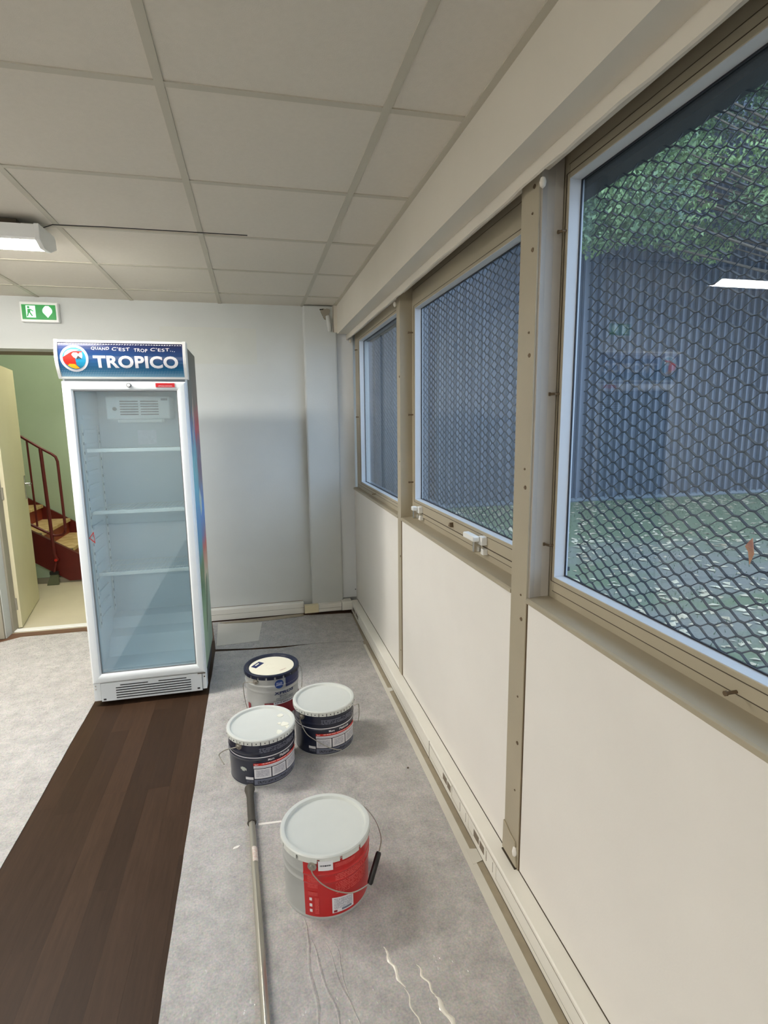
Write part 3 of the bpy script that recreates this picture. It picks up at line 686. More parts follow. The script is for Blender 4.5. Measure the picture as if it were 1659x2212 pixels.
s2 = sheet('dust_sheet', 'long pale felt dust sheet under the paint buckets along the window wall', [(-0.305, -2.9), (0.690, -2.9), (0.690, 3.70), (0.40, 3.715), (0.11, 3.69), (-0.322, 3.742)], 0.0008)
s3 = sheet('dust_sheet', 'short felt dust sheet laid across the far right corner of the room', [(-0.322, 3.775), (-0.10, 3.735), (0.12, 3.715), (0.40, 3.705), (0.70, 3.66), (0.71, 4.255), (0.34, 4.30), (-0.38, 4.325)], 0.0030)
s4 = sheet('paper_patch', 'small square of paper laid on the sheet beside the fridge back', [(-0.318, 3.83), (-0.03, 3.85), (0.0, 4.225), (-0.335, 4.275)], 0.0048, m=mat('plain_paper', (206, 202, 192), 0.7, var=0.02, scale=6), cat='paper')
# folded plastic film at the corner
fl = build('film_scrap', MB().prism([(-0.33, 4.30), (0.33, 4.338), (0.33, 4.275), (0.02, 4.245), (-0.28, 4.262)][::-1], 'z', 0.0062, 0.0070), M['strip'], org=(0, 4.3, 0.006)); tag(fl, 'torn brownish film strip at the foot of the back trunking', 'plastic film')
# tape and gap beside the trunking
gp = build('film_strip', MB().box(0.690, 0.7235, -2.9, 4.24, 0.0002, 0.0016), M['strip'], org=(0.7, 1, 0)); tag(gp, 'narrow grey brown film strip between dust sheet and window wall trunking', 'plastic film')
tp = build('masking_tape', MB().prism([(0.655, -2.9), (0.697, -2.9), (0.698, 0.6), (0.697, 1.2), (0.700, 2.0), (0.699, 3.6), (0.683, 3.6), (0.672, 2.1), (0.662, 1.2), (0.657, 0.8)], 'z', 0.0024, 0.0032), M['tape'], org=(0.67, 1, 0.002))
tag(tp, 'long strip of masking tape along the dust sheet edge by the window wall', 'tape')
for i, (y0, y1) in enumerate(((1.610, 1.665), (2.90, 2.935))):
    q = build('tape_piece', MB().prism([(0.684, y0-0.01), (0.7225, y0), (0.7225, y1), (0.684, y1+0.008)], 'z', 0.0034, 0.0040), M['tape'], org=(0.7, y0, 0.0036))
    tag(q, ('short cross piece of masking tape near the second wall post', 'short cross piece of masking tape near the thin wall post')[i], 'tape')
# raised film creases on the near sheet
def ridge(parent, pts, w_, h, m):
    mb = MB(); vs = []; fs = []
    for i, (x, y) in enumerate(pts):
        k = min(1.0, 0.25+3.0*min(i, len(pts)-1-i)/len(pts))*random.uniform(0.65, 1.0)
        for (dx, dz) in ((-w_*k, 0.0), (-w_*0.25*k, h*k), (w_*0.4*k, h*0.7*k), (w_*k, 0.0)): vs.append((x+dx, y, 0.0024+dz))
    for i in range(len(pts)-1):
        a = 4*i
        for e in range(3): fs.append((a+e, a+e+1, a+e+5, a+e+4))
        fs.append((a+3, a, a+4, a+7))
    fs += [(0, 1, 2, 3), tuple(4*(len(pts)-1)+q for q in (3, 2, 1, 0))]
    mb.add(vs, fs); return build('film_crease', mb, m, parent, smooth=True)
def seg(a, b, n=9, j=0.002):
    return [(a[0]+(b[0]-a[0])*k/n+random.uniform(-j, j)+0.004*math.sin(k*0.9), a[1]+(b[1]-a[1])*k/n) for k in range(n+1)]
ridge(s2, seg((0.085, 1.53), (0.094, 1.15), 12), 0.007, 0.004, M['felt'])
ridge(s2, seg((0.098, 1.45), (0.155, 1.15), 12), 0.006, 0.0035, M['felt'])
ridge(s2, seg((0.135, 1.44), (0.20, 1.16), 10), 0.004, 0.0025, M['felt'])
ridge(s2, seg((0.165, 1.43), (0.185, 1.24), 8), 0.003, 0.002, M['felt'])
FC = mat('crumpled_film', (226, 222, 210), 0.22, coat=0.6, bump=0.5, bscale=60)
ridge(s2, seg((0.306, 1.375), (0.333, 1.245), 16, 0.0012), 0.006, 0.0028, FC)
ridge(s2, seg((0.334, 1.245), (0.352, 1.12), 12, 0.001), 0.0028, 0.002, FC)
ridge(s2, seg((0.386, 1.30), (0.412, 1.205), 14, 0.001), 0.005, 0.0026, FC)
ridge(s2, seg((0.410, 1.205), (0.440, 1.10), 14, 0.0012), 0.0085, 0.0032, FC)
q = build('tape_piece', MB().prism([(-0.052, 1.981), (0.036, 1.976), (0.036, 1.986), (-0.052, 1.992)], 'z', 0.0025, 0.0033), M['panel'], org=(0, 1.98, 0.003)); tag(q, 'white tape dash on the sheet between roller pole and red bucket', 'tape')
q = build('paint_flake', MB().prism([(-0.146, 1.878), (-0.128, 1.882), (-0.118, 1.892), (-0.130, 1.893), (-0.142, 1.888)], 'z', 0.0024, 0.0034), M['panel'], org=(-0.13, 1.885, 0.003)); tag(q, 'white paint flake left of the roller pole', 'paint flake')
q = build('plaster_crumb', MB().lathe([(0.0, 0.0), (0.005, 0.001), (0.004, 0.004), (0.0, 0.005)], 0.609, 2.183, 6, 0.0024), M['khaki_dark'], org=(0.609, 2.183, 0.0024)); tag(q, 'tiny dark crumb on the sheet right of the red bucket', 'crumb')

# ================================================================== DRINKS FRIDGE
FX0, FX1, FY = -0.925, -0.326, 3.149
fr = thing('drinks_fridge', 'tall white glass door drinks fridge with blue parrot header', 'fridge', ((FX0+FX1)/2, 3.4, 0))
yc0, yc1 = 3.160, 3.655
WL = 0.038
build('cabinet', MB().box(FX0, FX0+WL, yc0, yc1, 0.14, 1.955).box(FX1-WL, FX1, yc0, yc1, 0.14, 1.955).box(FX0+WL, FX1-WL, yc1-0.045, yc1, 0.14, 1.955)
      .box(FX0+WL, FX1-WL, yc0, yc1-0.045, 1.765, 1.955).box(FX0+WL, FX1-WL, yc0, yc1-0.045, 0.14, 0.185), M['white'], fr, bevel=0.003)
ix0, ix1, iy1 = FX0+WL+0.001, FX1-WL-0.001, yc1-0.046
ln = build('liner', MB().box(ix0, ix0+0.004, yc0+0.01, iy1, 0.186, 1.764).box(ix1-0.004, ix1, yc0+0.01, iy1, 0.186, 1.764).box(ix0+0.004, ix1-0.004, iy1-0.004, iy1, 0.186, 1.764)
      .box(ix0+0.004, ix1-0.004, yc0+0.01, iy1-0.004, 1.758, 1.764)
      .prism([(yc0+0.01, 0.187), (yc0+0.01, 0.20), (3.33, 0.205), (3.40, 0.30), (3.47, 0.325), (3.50, 0.385), (iy1-0.004, 0.392), (iy1-0.004, 0.187)], 'x', ix0+0.004, ix1-0.004), M['inner'], fr, bevel=0.002)
# ribs pressed in the side liners
for z in [0.45+0.075*k for k in range(16)]:
    build('side_rib', MB().box(ix0+0.004, ix0+0.014, 3.26, 3.46, z, z+0.022), M['inner'], ln, bevel=0.003)
for (x, d) in ((ix0+0.006, 1), (ix1-0.006, -1)):
    for y in (3.235, 3.555):
        rm = MB().box(x, x+d*0.004, y-0.012, y+0.012, 0.42, 1.55)
        build('shelf_rail', rm, M['shelf'], ln)
        nm = MB()
        for k in range(22): nm.box(x+d*0.004, x+d*0.005, y-0.005, y+0.005, 0.44+0.05*k, 0.455+0.05*k)
        build('rail_notches', nm, M['greyp'], ln)['kind'] = 'stuff'
# evaporator unit
ev = build('evaporator_cover', MB().box(-0.79, -0.455, 3.40, 3.60, 1.575, 1.70).box(-0.735, -0.50, 3.405, 3.50, 1.555, 1.575), M['shelf'], fr, bevel=0.006)
for c0, c1 in ((-0.718, -0.622), (-0.610, -0.515)):
    for k in range(6): build('vent_slot', MB().box(c0, c1, 3.3985, 3.4015, 1.598+k*0.0145, 1.604+k*0.0145), M['slot'], ev)
build('thermostat_knob', MB().tube([(-0.745, 3.402, 1.632), (-0.745, 3.388, 1.632)], 0.010, 14), M['slot'], ev)
build('rating_plate', MB().box(-0.50, -0.465, 3.3985, 3.4015, 1.678, 1.69), M['greyp'], ev)
build('care_label', MB().box(-0.675, -0.57, iy1-0.0056, iy1-0.004, 1.425, 1.510), mat('label_paper', (236, 240, 250), 0.5, var=0.05, scale=80), fr)
# shelves
sh0 = None
for z in (1.413, 1.076, 0.730):
    loc = (-0.628, 3.40, z)
    sm = MB().box(-0.864, -0.392, 3.232, 3.246, z-0.013, z+0.006)
    sh = build('shelf', sm, M['shelf'], fr, bevel=0.002)
    wm = MB()
    for k in range(23): wm.tube([(-0.856+0.0203*k, 3.245, z-0.001), (-0.856+0.0203*k, 3.565, z-0.001)], 0.0013, 5)
    for y in (3.32, 3.44, 3.56): wm.tube([(-0.866, y, z-0.004), (-0.390, y, z-0.004)], 0.0025, 6)
    build('wire_deck', wm, M['shelf'], sh)
# door
D0, D1, Z0, Z1 = -0.920, -0.329, 0.141, 1.763
gx0, gx1, gz0, gz1 = -0.870, -0.377, 0.197, 1.716
dm = MB(); ya_, yb2 = 3.112, 3.156
def bar_prof(mb, P0, P1, Q0, Q1):  # outer edge P0-P1, inner edge Q0-Q1 (x,z), mitred, rounded front
    prof = [(0.0, yb2), (0.0, ya_+0.012), (0.18, ya_+0.002), (0.5, ya_), (0.82, ya_+0.003), (1.0, ya_+0.014), (1.0, yb2)]
    vs = []
    for A, B in ((P0, Q0), (P1, Q1)):
        for f, y in prof: vs.append((A[0]+(B[0]-A[0])*f, y, A[1]+(B[1]-A[1])*f))
    n_ = len(prof); fs = [(i, i+1, n_+i+1, n_+i) for i in range(n_-1)]+[(n_-1, 0, n_, 2*n_-1), tuple(range(n_)), tuple(range(n_, 2*n_))[::-1]]
    mb.add(vs, fs)
oc = [(D0, Z0), (D1, Z0), (D1, Z1), (D0, Z1)]; ic = [(gx0, gz0), (gx1, gz0), (gx1, gz1), (gx0, gz1)]
dd = None
for k in range(4):
    mbk = MB(); bar_prof(mbk, oc[k], oc[(k+1) % 4], ic[k], ic[(k+1) % 4])
    if dd is None: dd = build('door', mbk, M['white'], fr, smooth=True)
    else: build('door_rail', mbk, M['white'], dd, smooth=True)
gm = MB()
for (a, b, c, d) in ((gx0-0.002, gx0+0.003, gz0, gz1), (gx1-0.003, gx1+0.002, gz0, gz1), (gx0, gx1, gz0-0.002, gz0+0.003), (gx0, gx1, gz1-0.003, gz1+0.002)): gm.box(a, b, 3.124, 3.132, c, d)
build('glass_seal', gm, M['greyp'], dd)
build('glass_pane', MB().box(gx0-0.004, gx1+0.004, 3.132, 3.137, gz0-0.004, gz1+0.004), M['fglass'], dd)
lk = build('door_lock', MB().tube([(-0.605, 3.114, 1.744), (-0.605, 3.104, 1.744)], 0.0115, 18), M['greyp'], dd); build('key_barrel', MB().tube([(-0.605, 3.105, 1.744), (-0.605, 3.102, 1.744)], 0.0075, 14), M['whitegloss'], lk)
build('red_sticker', MB().box(-0.477, -0.384, 3.1105, 3.1125, 1.7345, 1.7555), mat('sticker_red', (196, 18, 30), 0.4), dd)
tw = MB(); vs, fs_ = textmesh('APPAREILS REFRIGERES', width=0.068, height=0.0042); tw.add([(-0.464+u, 3.1102, 1.7385+v) for u, v in vs], fs_); 
build('sticker_print', tw, M['ink_white'], dd)
tri = MB(); A_, B_, C_ = (-0.868, 0.955), (-0.843, 0.990), (-0.840, 0.925)
def inset(p, f): cx_, cz_ = (A_[0]+B_[0]+C_[0])/3, (A_[1]+B_[1]+C_[1])/3; return (p[0]+(cx_-p[0])*f, p[1]+(cz_-p[1])*f)
P3 = [A_, B_, C_]
for k in range(3):
    a, b = P3[k], P3[(k+1) % 3]; tri.add([(a[0], 3.1315, a[1]), (b[0], 3.1315, b[1]), (inset(b, .3)[0], 3.1315, inset(b, .3)[1]), (inset(a, .3)[0], 3.1315, inset(a, .3)[1])], [(0, 1, 2, 3)])
build('warning_triangle', tri, M['ink_red'], dd)
# base grille
kp = build('kick_panel', MB().box(-0.885, -0.352, 3.128, 3.17, 0.030, 0.136), M['white'], fr, bevel=0.002)
build('side_foot_plate', MB().box(-0.922, -0.887, 3.134, 3.20, 0.034, 0.139), M['white'], fr, bevel=0.002)
build('side_foot_plate', MB().box(-0.350, -0.327, 3.134, 3.20, 0.036, 0.139), M['white'], fr, bevel=0.002)
for k in range(5): build('vent_slot', MB().box(-0.808, -0.412, 3.1265, 3.1285, 0.043+k*0.0145, 0.0485+k*0.0145), M['slot'], kp)
build('vent_slot', MB().box(-0.785, -0.640, 3.1265, 3.1285, 0.1155, 0.1205), M['slot'], kp); build('vent_slot', MB().box(-0.585, -0.435, 3.1265, 3.1285, 0.1155, 0.1205), M['slot'], kp)
for x, z in ((-0.868, 0.042), (-0.372, 0.046)): build('screw_plate', MB().box(x-0.007, x+0.007, 3.1268, 3.1285, z-0.004, z+0.005), M['slot'], kp)
for x, z in ((-0.912, 0.122), (-0.912, 0.104), (-0.338, 0.112)): build('screw', MB().tube([(x, 3.135, z), (x, 3.132, z)], 0.0042, 10), M['chrome'], fr)
build('hinge_bracket', MB().box(-0.372, -0.330, 3.118, 3.16, 0.1365, 0.1415), M['chrome'], fr)
build('plinth', MB().box(-0.915, -0.336, 3.19, 3.645, 0.026, 0.139), M['slot'], fr)
for x in (-0.885, -0.366):
    for y in (3.21, 3.61): build('foot', MB().lathe([(0.02, 0.0), (0.02, 0.008), (0.010, 0.010), (0.010, 0.026)], x, y, 16), M['slot'], fr)
# header canopy, gently bowed
CB, CT = 1.779, 1.962
def bow(z): f = (z-CB)/(CT-CB); return 3.150-0.006-0.030*math.sin(math.pi*min(max(f*0.92+0.06, 0), 1))*1.0-0.022*f
def canopy(x0, x1, z0, z1, off, n_=10, back=3.19):
    prof = [(bow(z0+(z1-z0)*k/n_)+off, z0+(z1-z0)*k/n_) for k in range(n_+1)]+[(back, z1), (back, z0)]
    return MB().prism(prof, 'x', x0, x1)
cn = build('canopy', canopy(-0.930, -0.322, CB, CT, 0.004), M['white'], fr)
build('canopy_end', canopy(-0.934, -0.919, CB-0.002, CT+0.004, -0.003), M['whitegloss'], cn)
build('canopy_end', canopy(-0.333, -0.318, CB-0.002, CT+0.004, -0.003), M['whitegloss'], cn)
build('canopy_rail', canopy(-0.919, -0.333, CT-0.010, CT+0.002, -0.002), M['whitegloss'], cn)
build('canopy_rail', canopy(-0.919, -0.333, CB-0.002, CB+0.008, -0.002), M['whitegloss'], cn)
build('canopy_gap', MB().box(-0.915, -0.336, 3.158, 3.19, 1.764, 1.779), M['greyp'], cn)
# printed header: navy to teal, halftone dots along the foot
hm = mat('header_print', (20, 60, 110), 0.22, coat=0.4); nt, n_, l_, p_ = NT(hm)
co = n_.new('ShaderNodeTexCoord'); sp = n_.new('ShaderNodeSeparateXYZ'); l_.new(co.outputs['Object'], sp.inputs[0])
mr = n_.new('ShaderNodeMapRange'); mr.inputs['From Min'].default_value = 1.785; mr.inputs['From Max'].default_value = 1.955; l_.new(sp.outputs['Z'], mr.inputs['Value'])
cr = n_.new('ShaderNodeValToRGB'); l_.new(mr.outputs[0], cr.inputs[0])
cr.color_ramp.elements[0].color = (*lin((22, 112, 150)), 1); cr.color_ramp.elements[1].color = (*lin((30, 26, 66)), 1)
e_ = cr.color_ramp.elements.new(0.5); e_.color = (*lin((16, 66, 118)), 1)
mp = n_.new('ShaderNodeMapping'); mp.inputs['Scale'].default_value = (1, 0, 1); l_.new(co.outputs['Object'], mp.inputs[0])
vo = n_.new('ShaderNodeTexVoronoi'); vo.inputs['Scale'].default_value = 130; vo.inputs['Randomness'].default_value = 0.0; l_.new(mp.outputs[0], vo.inputs['Vector'])
th_ = n_.new('ShaderNodeMapRange'); th_.inputs['From Min'].default_value = 0.0; th_.inputs['From Max'].default_value = 0.30; th_.inputs['To Min'].default_value = 0.62; th_.inputs['To Max'].default_value = 0.0; l_.new(mr.outputs[0], th_.inputs['Value'])
lt = n_.new('ShaderNodeMath'); lt.operation = 'LESS_THAN'; l_.new(vo.outputs['Distance'], lt.inputs[0]); l_.new(th_.outputs[0], lt.inputs[1])
mx = n_.new('ShaderNodeMix'); mx.data_type = 'RGBA'; mx.inputs[7].default_value = (*lin((150, 186, 205)), 1)
fa = n_.new('ShaderNodeMath'); fa.operation = 'MULTIPLY'; fa.inputs[1].default_value = 0.6; l_.new(lt.outputs[0], fa.inputs[0])
l_.new(fa.outputs[0], mx.inputs[0]); l_.new(cr.outputs[0], mx.inputs[6]); l_.new(mx.outputs[2], p_.inputs['Base Color'])
hp = build('header_panel', canopy(-0.918, -0.334, CB+0.008, CT-0.010, 0.0015, back=3.16), hm, cn, org=(0, 0, 0))
def flat_on_bow(name, polys, m, parent, lift):
    mb = MB()
    for pl in polys:
        bm2 = bmesh.new(); vv = [bm2.verts.new((x, z, 0)) for x, z in pl]; bm2.faces.new(vv)
        bmesh.ops.triangulate(bm2, faces=bm2.faces[:])
        for k in range(1, 12):
            g = bm2.verts[:]+bm2.edges[:]+bm2.faces[:]
            bmesh.ops.bisect_plane(bm2, geom=g, plane_co=(0, CB+(CT-CB)*k/12, 0), plane_no=(0, 1, 0))
        bm2.verts.index_update()
        mb.add([(v.co.x, bow(v.co.y)+0.0015-lift, v.co.y) for v in bm2.verts], [tuple(x.index for x in f.verts) for f in bm2.faces]); bm2.free()
    return build(name, mb, m, parent)
def text_on_bow(name, txt, x, z, width, height, m, bold=0.0, lift=0.0012, jit=0.0, spacing=1.0):
    mb = MB(); vs, fs = textmesh(txt, width, height, bold, spacing)
    mb.add([(x+u, bow(z+v)+0.0015-lift, z+v+jit*math.sin(u*90)) for u, v in vs], fs)
    return build(name, mb, m, cn)
text_on_bow('brand_lettering', 'TROPICO', -0.760, 1.829, 0.402, 0.060, M['ink_white'], bold=0.035, spacing=1.05)
for wx, ww, wt, wz in ((-0.766, 0.083, 'QUAND', 1.914), (-0.6697, 0.083, "C'EST", 1.913), (-0.567, 0.064, 'TROP', 1.909), (-0.488, 0.118, "C'EST...", 1.913)):
    text_on_bow('slogan_lettering', wt, wx, wz, ww, 0.0165, M['ink_white'], bold=0.004, jit=0.0015, spacing=1.1)
ecx, ecz, er = -0.845, 1.874, 0.064
circ = lambda r, n=40, sx=1.0: [(ecx+r*sx*math.cos(2*math.pi*k/n), ecz+r*math.sin(2*math.pi*k/n)) for k in range(n)]
loc_ = lambda pts: [(ecx+(a-1205)/215.0*er, ecz-(b-530)/215.0*er) for a, b in pts]
flat_on_bow('emblem_ring', [circ(er)], M['ink_white'], cn, 0.0010)
flat_on_bow('emblem_field', [circ(er*0.83)], mat('emblem_teal', (24, 130, 168), 0.3), cn, 0.0016)
flat_on_bow('emblem_sky', [loc_([(1045, 505), (1065, 440), (1110, 400), (1165, 385), (1300, 385), (1160, 440)])], mat('emblem_grey', (140, 168, 184), 0.3), cn, 0.0020)
flat_on_bow('parrot_body', [loc_([(1032, 515), (1160, 432), (1200, 415), (1330, 415), (1322, 440), (1215, 500), (1222, 580), (1222, 635), (1272, 690), (1225, 700), (1130, 668), (1060, 620), (1035, 570)])], mat('parrot_red', (226, 34, 22), 0.3), cn, 0.0024)
flat_on_bow('parrot_face', [loc_([(1168, 470), (1195, 438), (1250, 440), (1275, 465), (1262, 500), (1235, 535), (1195, 512)]), loc_([(1275, 465), (1300, 432), (1328, 440), (1334, 490), (1322, 530), (1290, 510), (1262, 500)])], M['ink_white'], cn, 0.0028)
flat_on_bow('parrot_beak', [loc_([(1238, 530), (1266, 488), (1300, 515), (1318, 548), (1278, 525), (1250, 546)])], M['slot'], cn, 0.0032)
flat_on_bow('parrot_wing', [loc_([(1092, 650), (1120, 620), (1205, 625), (1225, 650), (1268, 688), (1200, 700), (1140, 680)])], mat('parrot_yellow', (240, 176, 30), 0.3), cn, 0.0028)
# torn scratches along the header top
sc = []
for k in range(46):
    x = -0.915+0.0126*k; sc.append([(x, 1.9415+0.002*random.random()), (x+0.009, 1.943+0.002*random.random()), (x+0.010, 1.9455), (x+0.002, 1.947)])
flat_on_bow('scuffed_edge', sc, M['ink_white'], cn, 0.0012)
# side decal: dark top, red / blue / green tropical wash
sd = mat('side_decal', (70, 80, 74), 0.4); nt, n_, l_, p_ = NT(sd)
co = n_.new('ShaderNodeTexCoord'); sp = n_.new('ShaderNodeSeparateXYZ'); l_.new(co.outputs['Object'], sp.inputs[0])
def ramp(stops):
    c = n_.new('ShaderNodeValToRGB'); el = c.color_ramp.elements
    el[0].position = stops[0][0]; el[0].color = (*lin(stops[0][1]), 1); el[1].position = stops[-1][0]; el[1].color = (*lin(stops[-1][1]), 1)
    for p, q in stops[1:-1]: e = el.new(p); e.color = (*lin(q), 1)
    return c
mz = n_.new('ShaderNodeMath'); mz.operation = 'MULTIPLY'; mz.inputs[1].default_value = 0.5; l_.new(sp.outputs['Z'], mz.inputs[0])
no = n_.new('ShaderNodeTexNoise'); no.inputs['Scale'].default_value = 7; no.inputs['Detail'].default_value = 4; l_.new(co.outputs['Object'], no.inputs['Vector'])
ns = n_.new('ShaderNodeMath'); ns.operation = 'MULTIPLY_ADD'; ns.inputs[1].default_value = 0.10; ns.inputs[2].default_value = -0.05; l_.new(no.outputs['Fac'], ns.inputs[0])
az = n_.new('ShaderNodeMath'); az.operation = 'ADD'; l_.new(mz.outputs[0], az.inputs[0]); l_.new(ns.outputs[0], az.inputs[1])
rf = ramp([(0.10, (150, 176, 150)), (0.22, (130, 168, 128)), (0.30, (60, 110, 66)), (0.36, (90, 130, 80)), (0.42, (60, 150, 170)), (0.50, (80, 140, 190)), (0.58, (90, 170, 190)), (0.66, (110, 180, 185)), (0.76, (70, 130, 180)), (0.82, (70, 78, 74)), (0.98, (56, 62, 58))])
rb_ = ramp([(0.10, (120, 150, 130)), (0.24, (150, 170, 150)), (0.32, (200, 190, 160)), (0.40, (196, 70, 50)), (0.45, (90, 110, 160)), (0.53, (60, 130, 200)), (0.60, (100, 90, 110)), (0.70, (110, 60, 90)), (0.77, (190, 30, 50)), (0.84, (84, 62, 48)), (0.93, (56, 58, 50))])
l_.new(az.outputs[0], rf.inputs[0]); l_.new(az.outputs[0], rb_.inputs[0])
gy_ = n_.new('ShaderNodeMapRange'); gy_.inputs['From Min'].default_value = 3.34; gy_.inputs['From Max'].default_value = 3.44; l_.new(sp.outputs['Y'], gy_.inputs['Value'])
ag = n_.new('ShaderNodeMath'); ag.operation = 'MULTIPLY_ADD'; ag.inputs[1].default_value = 1.6; ag.inputs[2].default_value = -0.8; l_.new(no.outputs['Fac'], ag.inputs[0])
sm_ = n_.new('ShaderNodeMath'); sm_.operation = 'ADD'; sm_.use_clamp = True; l_.new(gy_.outputs[0], sm_.inputs[0]); l_.new(ag.outputs[0], sm_.inputs[1])
mx = n_.new('ShaderNodeMix'); mx.data_type = 'RGBA'; l_.new(sm_.outputs[0], mx.inputs[0]); l_.new(rf.outputs[0], mx.inputs[6]); l_.new(rb_.outputs[0], mx.inputs[7]); l_.new(mx.outputs[2], p_.inputs['Base Color'])
build('side_decal', MB().box(FX1-0.0005, FX1+0.0015, 3.172, 3.652, 0.142, 1.950), sd, fr, org=(0, 0, 0))
def side_poly(name, poly, col): build(name, MB().prism(poly, 'x', FX1+0.0012, FX1+0.0024), mat(name+'_print', col, 0.4), fr)
side_poly('decal_flower', [(3.30, 1.60), (3.335, 1.66), (3.35, 1.72), (3.36, 1.64), (3.345, 1.56), (3.33, 1.50)], (196, 176, 160))
side_poly('decal_petal', [(3.26, 1.50), (3.285, 1.545), (3.30, 1.48), (3.275, 1.42)], (170, 178, 170))
side_poly('decal_bird', [(3.37, 1.13), (3.42, 1.17), (3.50, 1.10), (3.49, 1.03), (3.43, 1.00), (3.39, 1.06)], (170, 190, 184))
side_poly('decal_leaf', [(3.36, 0.42), (3.46, 0.60), (3.52, 0.62), (3.51, 0.50), (3.42, 0.38), (3.34, 0.30)], (84, 110, 78))

# ================================================================== PAINT BUCKETS
def bucket(name, label, cx, cy, h, r, body, lidm, tabs=20, lid_in=None, gap_w=0.20, beads=(0.74, 0.60)):
    t_ = thing(name, label, 'paint bucket', (cx, cy, 0.0024), 'metal paint buckets on the dust sheet'); z0 = 0.0024
    rb, rt = r*0.93, r*0.962
    prof = [(0.0, 0.006), (rb-0.006, 0.006), (rb-0.002, 0.0), (rb+0.001, 0.002), (rb+0.001, 0.007), (rb-0.001, 0.010)]
    for f in [k/60 for k in range(0, 61)]:
        z = 0.010+(h-0.024)*f; rr = rb+(rt-rb)*f
        for b in beads:
            rr += 0.0028*math.exp(-((f-b)/0.018)**2)
        prof.append((rr, z))
    prof += [(rt+0.001, h-0.020), (rt+0.001, h-0.016)]
    build('tin_body', MB().lathe(prof, cx, cy, 96, z0), body, t_, smooth=True)
    # base seam
    build('base_seam', MB().lathe([(rb-0.004, 0.0), (rb+0.0018, 0.0), (rb+0.0024, 0.003), (rb+0.0018, 0.0062), (rb-0.002, 0.0062)], cx, cy, 96, z0), M['tin'], t_, smooth=True)
    # lid: rolled rim, sunken centre, crimped skirt
    lp_ = [(0.0, h-0.012), (r-0.026, h-0.012), (r-0.019, h-0.010), (r-0.015, h-0.001), (r-0.010, h+0.001), (r-0.003, h), (r, h-0.004), (r-0.001, h-0.010)]
    ld = build('lid', MB().lathe(lp_, cx, cy, 96, z0, cap=False), lidm, t_, smooth=True)
    sk = MB()
    for k in range(tabs):
        a0 = 360*k/tabs+360/tabs*gap_w/2+5; a1 = 360*(k+1)/tabs-360/tabs*gap_w/2+5
        sk.cylpatch(cx, cy, r-0.0012, a0, a1, z0+h-0.023, z0+h-0.006, th=0.0012, seg=4)
    sk.uv = None
    build('crimped_skirt', sk, lidm, ld)
    if lid_in: 
        a = MB().lathe([(0.0, 0.0), (r-0.027, 0.0), (r-0.027, 0.0012), (0.0, 0.0012)], cx, cy, 64, z0+h-0.0115); build('lid_disc', a, lid_in, ld)
    return t_
def rz(r, h, z): return r*0.93+(r*0.962-r*0.93)*(z-0.01)/(h-0.024)+0.0009
def lug(t_, cx, cy, r, h, ang, z):
    a = math.radians(ang); c, s_ = math.cos(a), math.sin(a); R0 = rz(r, h, z)
    o = build('handle_lug', MB().tube([(cx+(R0-0.002)*c, cy+(R0-0.002)*s_, z), (cx+(R0+0.006)*c, cy+(R0+0.006)*s_, z)], 0.0145, 20).tube([(cx+R0*c, cy+R0*s_, z), (cx+(R0+0.013)*c, cy+(R0+0.013)*s_, z)], [0.008, 0.0065], 14), M['wire'], t_, smooth=True)
    return o
def smooth_path(pts, n=6):
    out = []; P = [Vector(p) for p in pts]
    for i in range(len(P)-1):
        p0 = P[max(i-1, 0)]; p1 = P[i]; p2 = P[i+1]; p3 = P[min(i+2, len(P)-1)]
        for k in range(n):
            t_ = k/n; out.append(0.5*((2*p1)+(-p0+p2)*t_+(2*p0-5*p1+4*p2-p3)*t_*t_+(-p0+3*p1-3*p2+p3)*t_**3))
    return out+[P[-1]]
def bail(t_, cx, cy, pts, rw=0.0021):
    path = [(cx+rr*math.cos(math.radians(a)), cy+rr*math.sin(math.radians(a)), z) for a, rr, z in pts]
    return build('bail_handle', MB().tube(smooth_path(path), rw, 8), M['wire'], t_, smooth=True)
def patch(name, t_, cx, cy, r, h, a0, a1, z0, z1, m, lift=0.0006):
    zm = ((z0[0] if isinstance(z0, tuple) else z0)+(z1[0] if isinstance(z1, tuple) else z1))/2
    return build(name, MB().cylpatch(cx, cy, rz(r, h, zm)+0.0006+lift, a0, a1, z0, z1, th=0.0003), m, t_)

# --- red bucket
cx, cy, h, r = 0.1725, 1.6476, 0.229, 0.1492
B = bucket('paint_bucket', 'large red and silver paint bucket with white lid, nearest the camera', cx, cy, h, r, M['tin'], M['lidwhite'], tabs=13, gap_w=0.12)
def wrap(t_, name, cx, cy, r, h, a0, a1, z0, z1, m, beads=(0.74, 0.60), lift=0.0009):
    # coloured printed wrap that follows the body with its beads
    n_ = 66; seg_ = int(abs(a1-a0)/4); vs = []; fs = []
    for j in range(n_+1):
        z = z0+(z1-z0)*j/n_; f = (z-0.0024-0.010)/(h-0.024); rr = r*0.93+(r*0.962-r*0.93)*f+lift
        for b in beads: rr += 0.0028*math.exp(-((f-b)/0.018)**2)
        for i in range(seg_+1):
            a = math.radians(a0+(a1-a0)*i/seg_); vs.append((cx+rr*math.cos(a), cy+rr*math.sin(a), z))
    for j in range(n_):
        for i in range(seg_): k = j*(seg_+1)+i; fs.append((k, k+1, k+seg_+2, k+seg_+1))
    return build(name, MB().add(vs, fs), m, t_, smooth=True)
wrap(B, 'red_wrap', cx, cy, r, h, -126.5, 130, 0.011, 0.218, M['red'])
lug(B, cx, cy, r, h, -113.5, 0.198); lug(B, cx, cy, r, h, 66.5, 0.198)
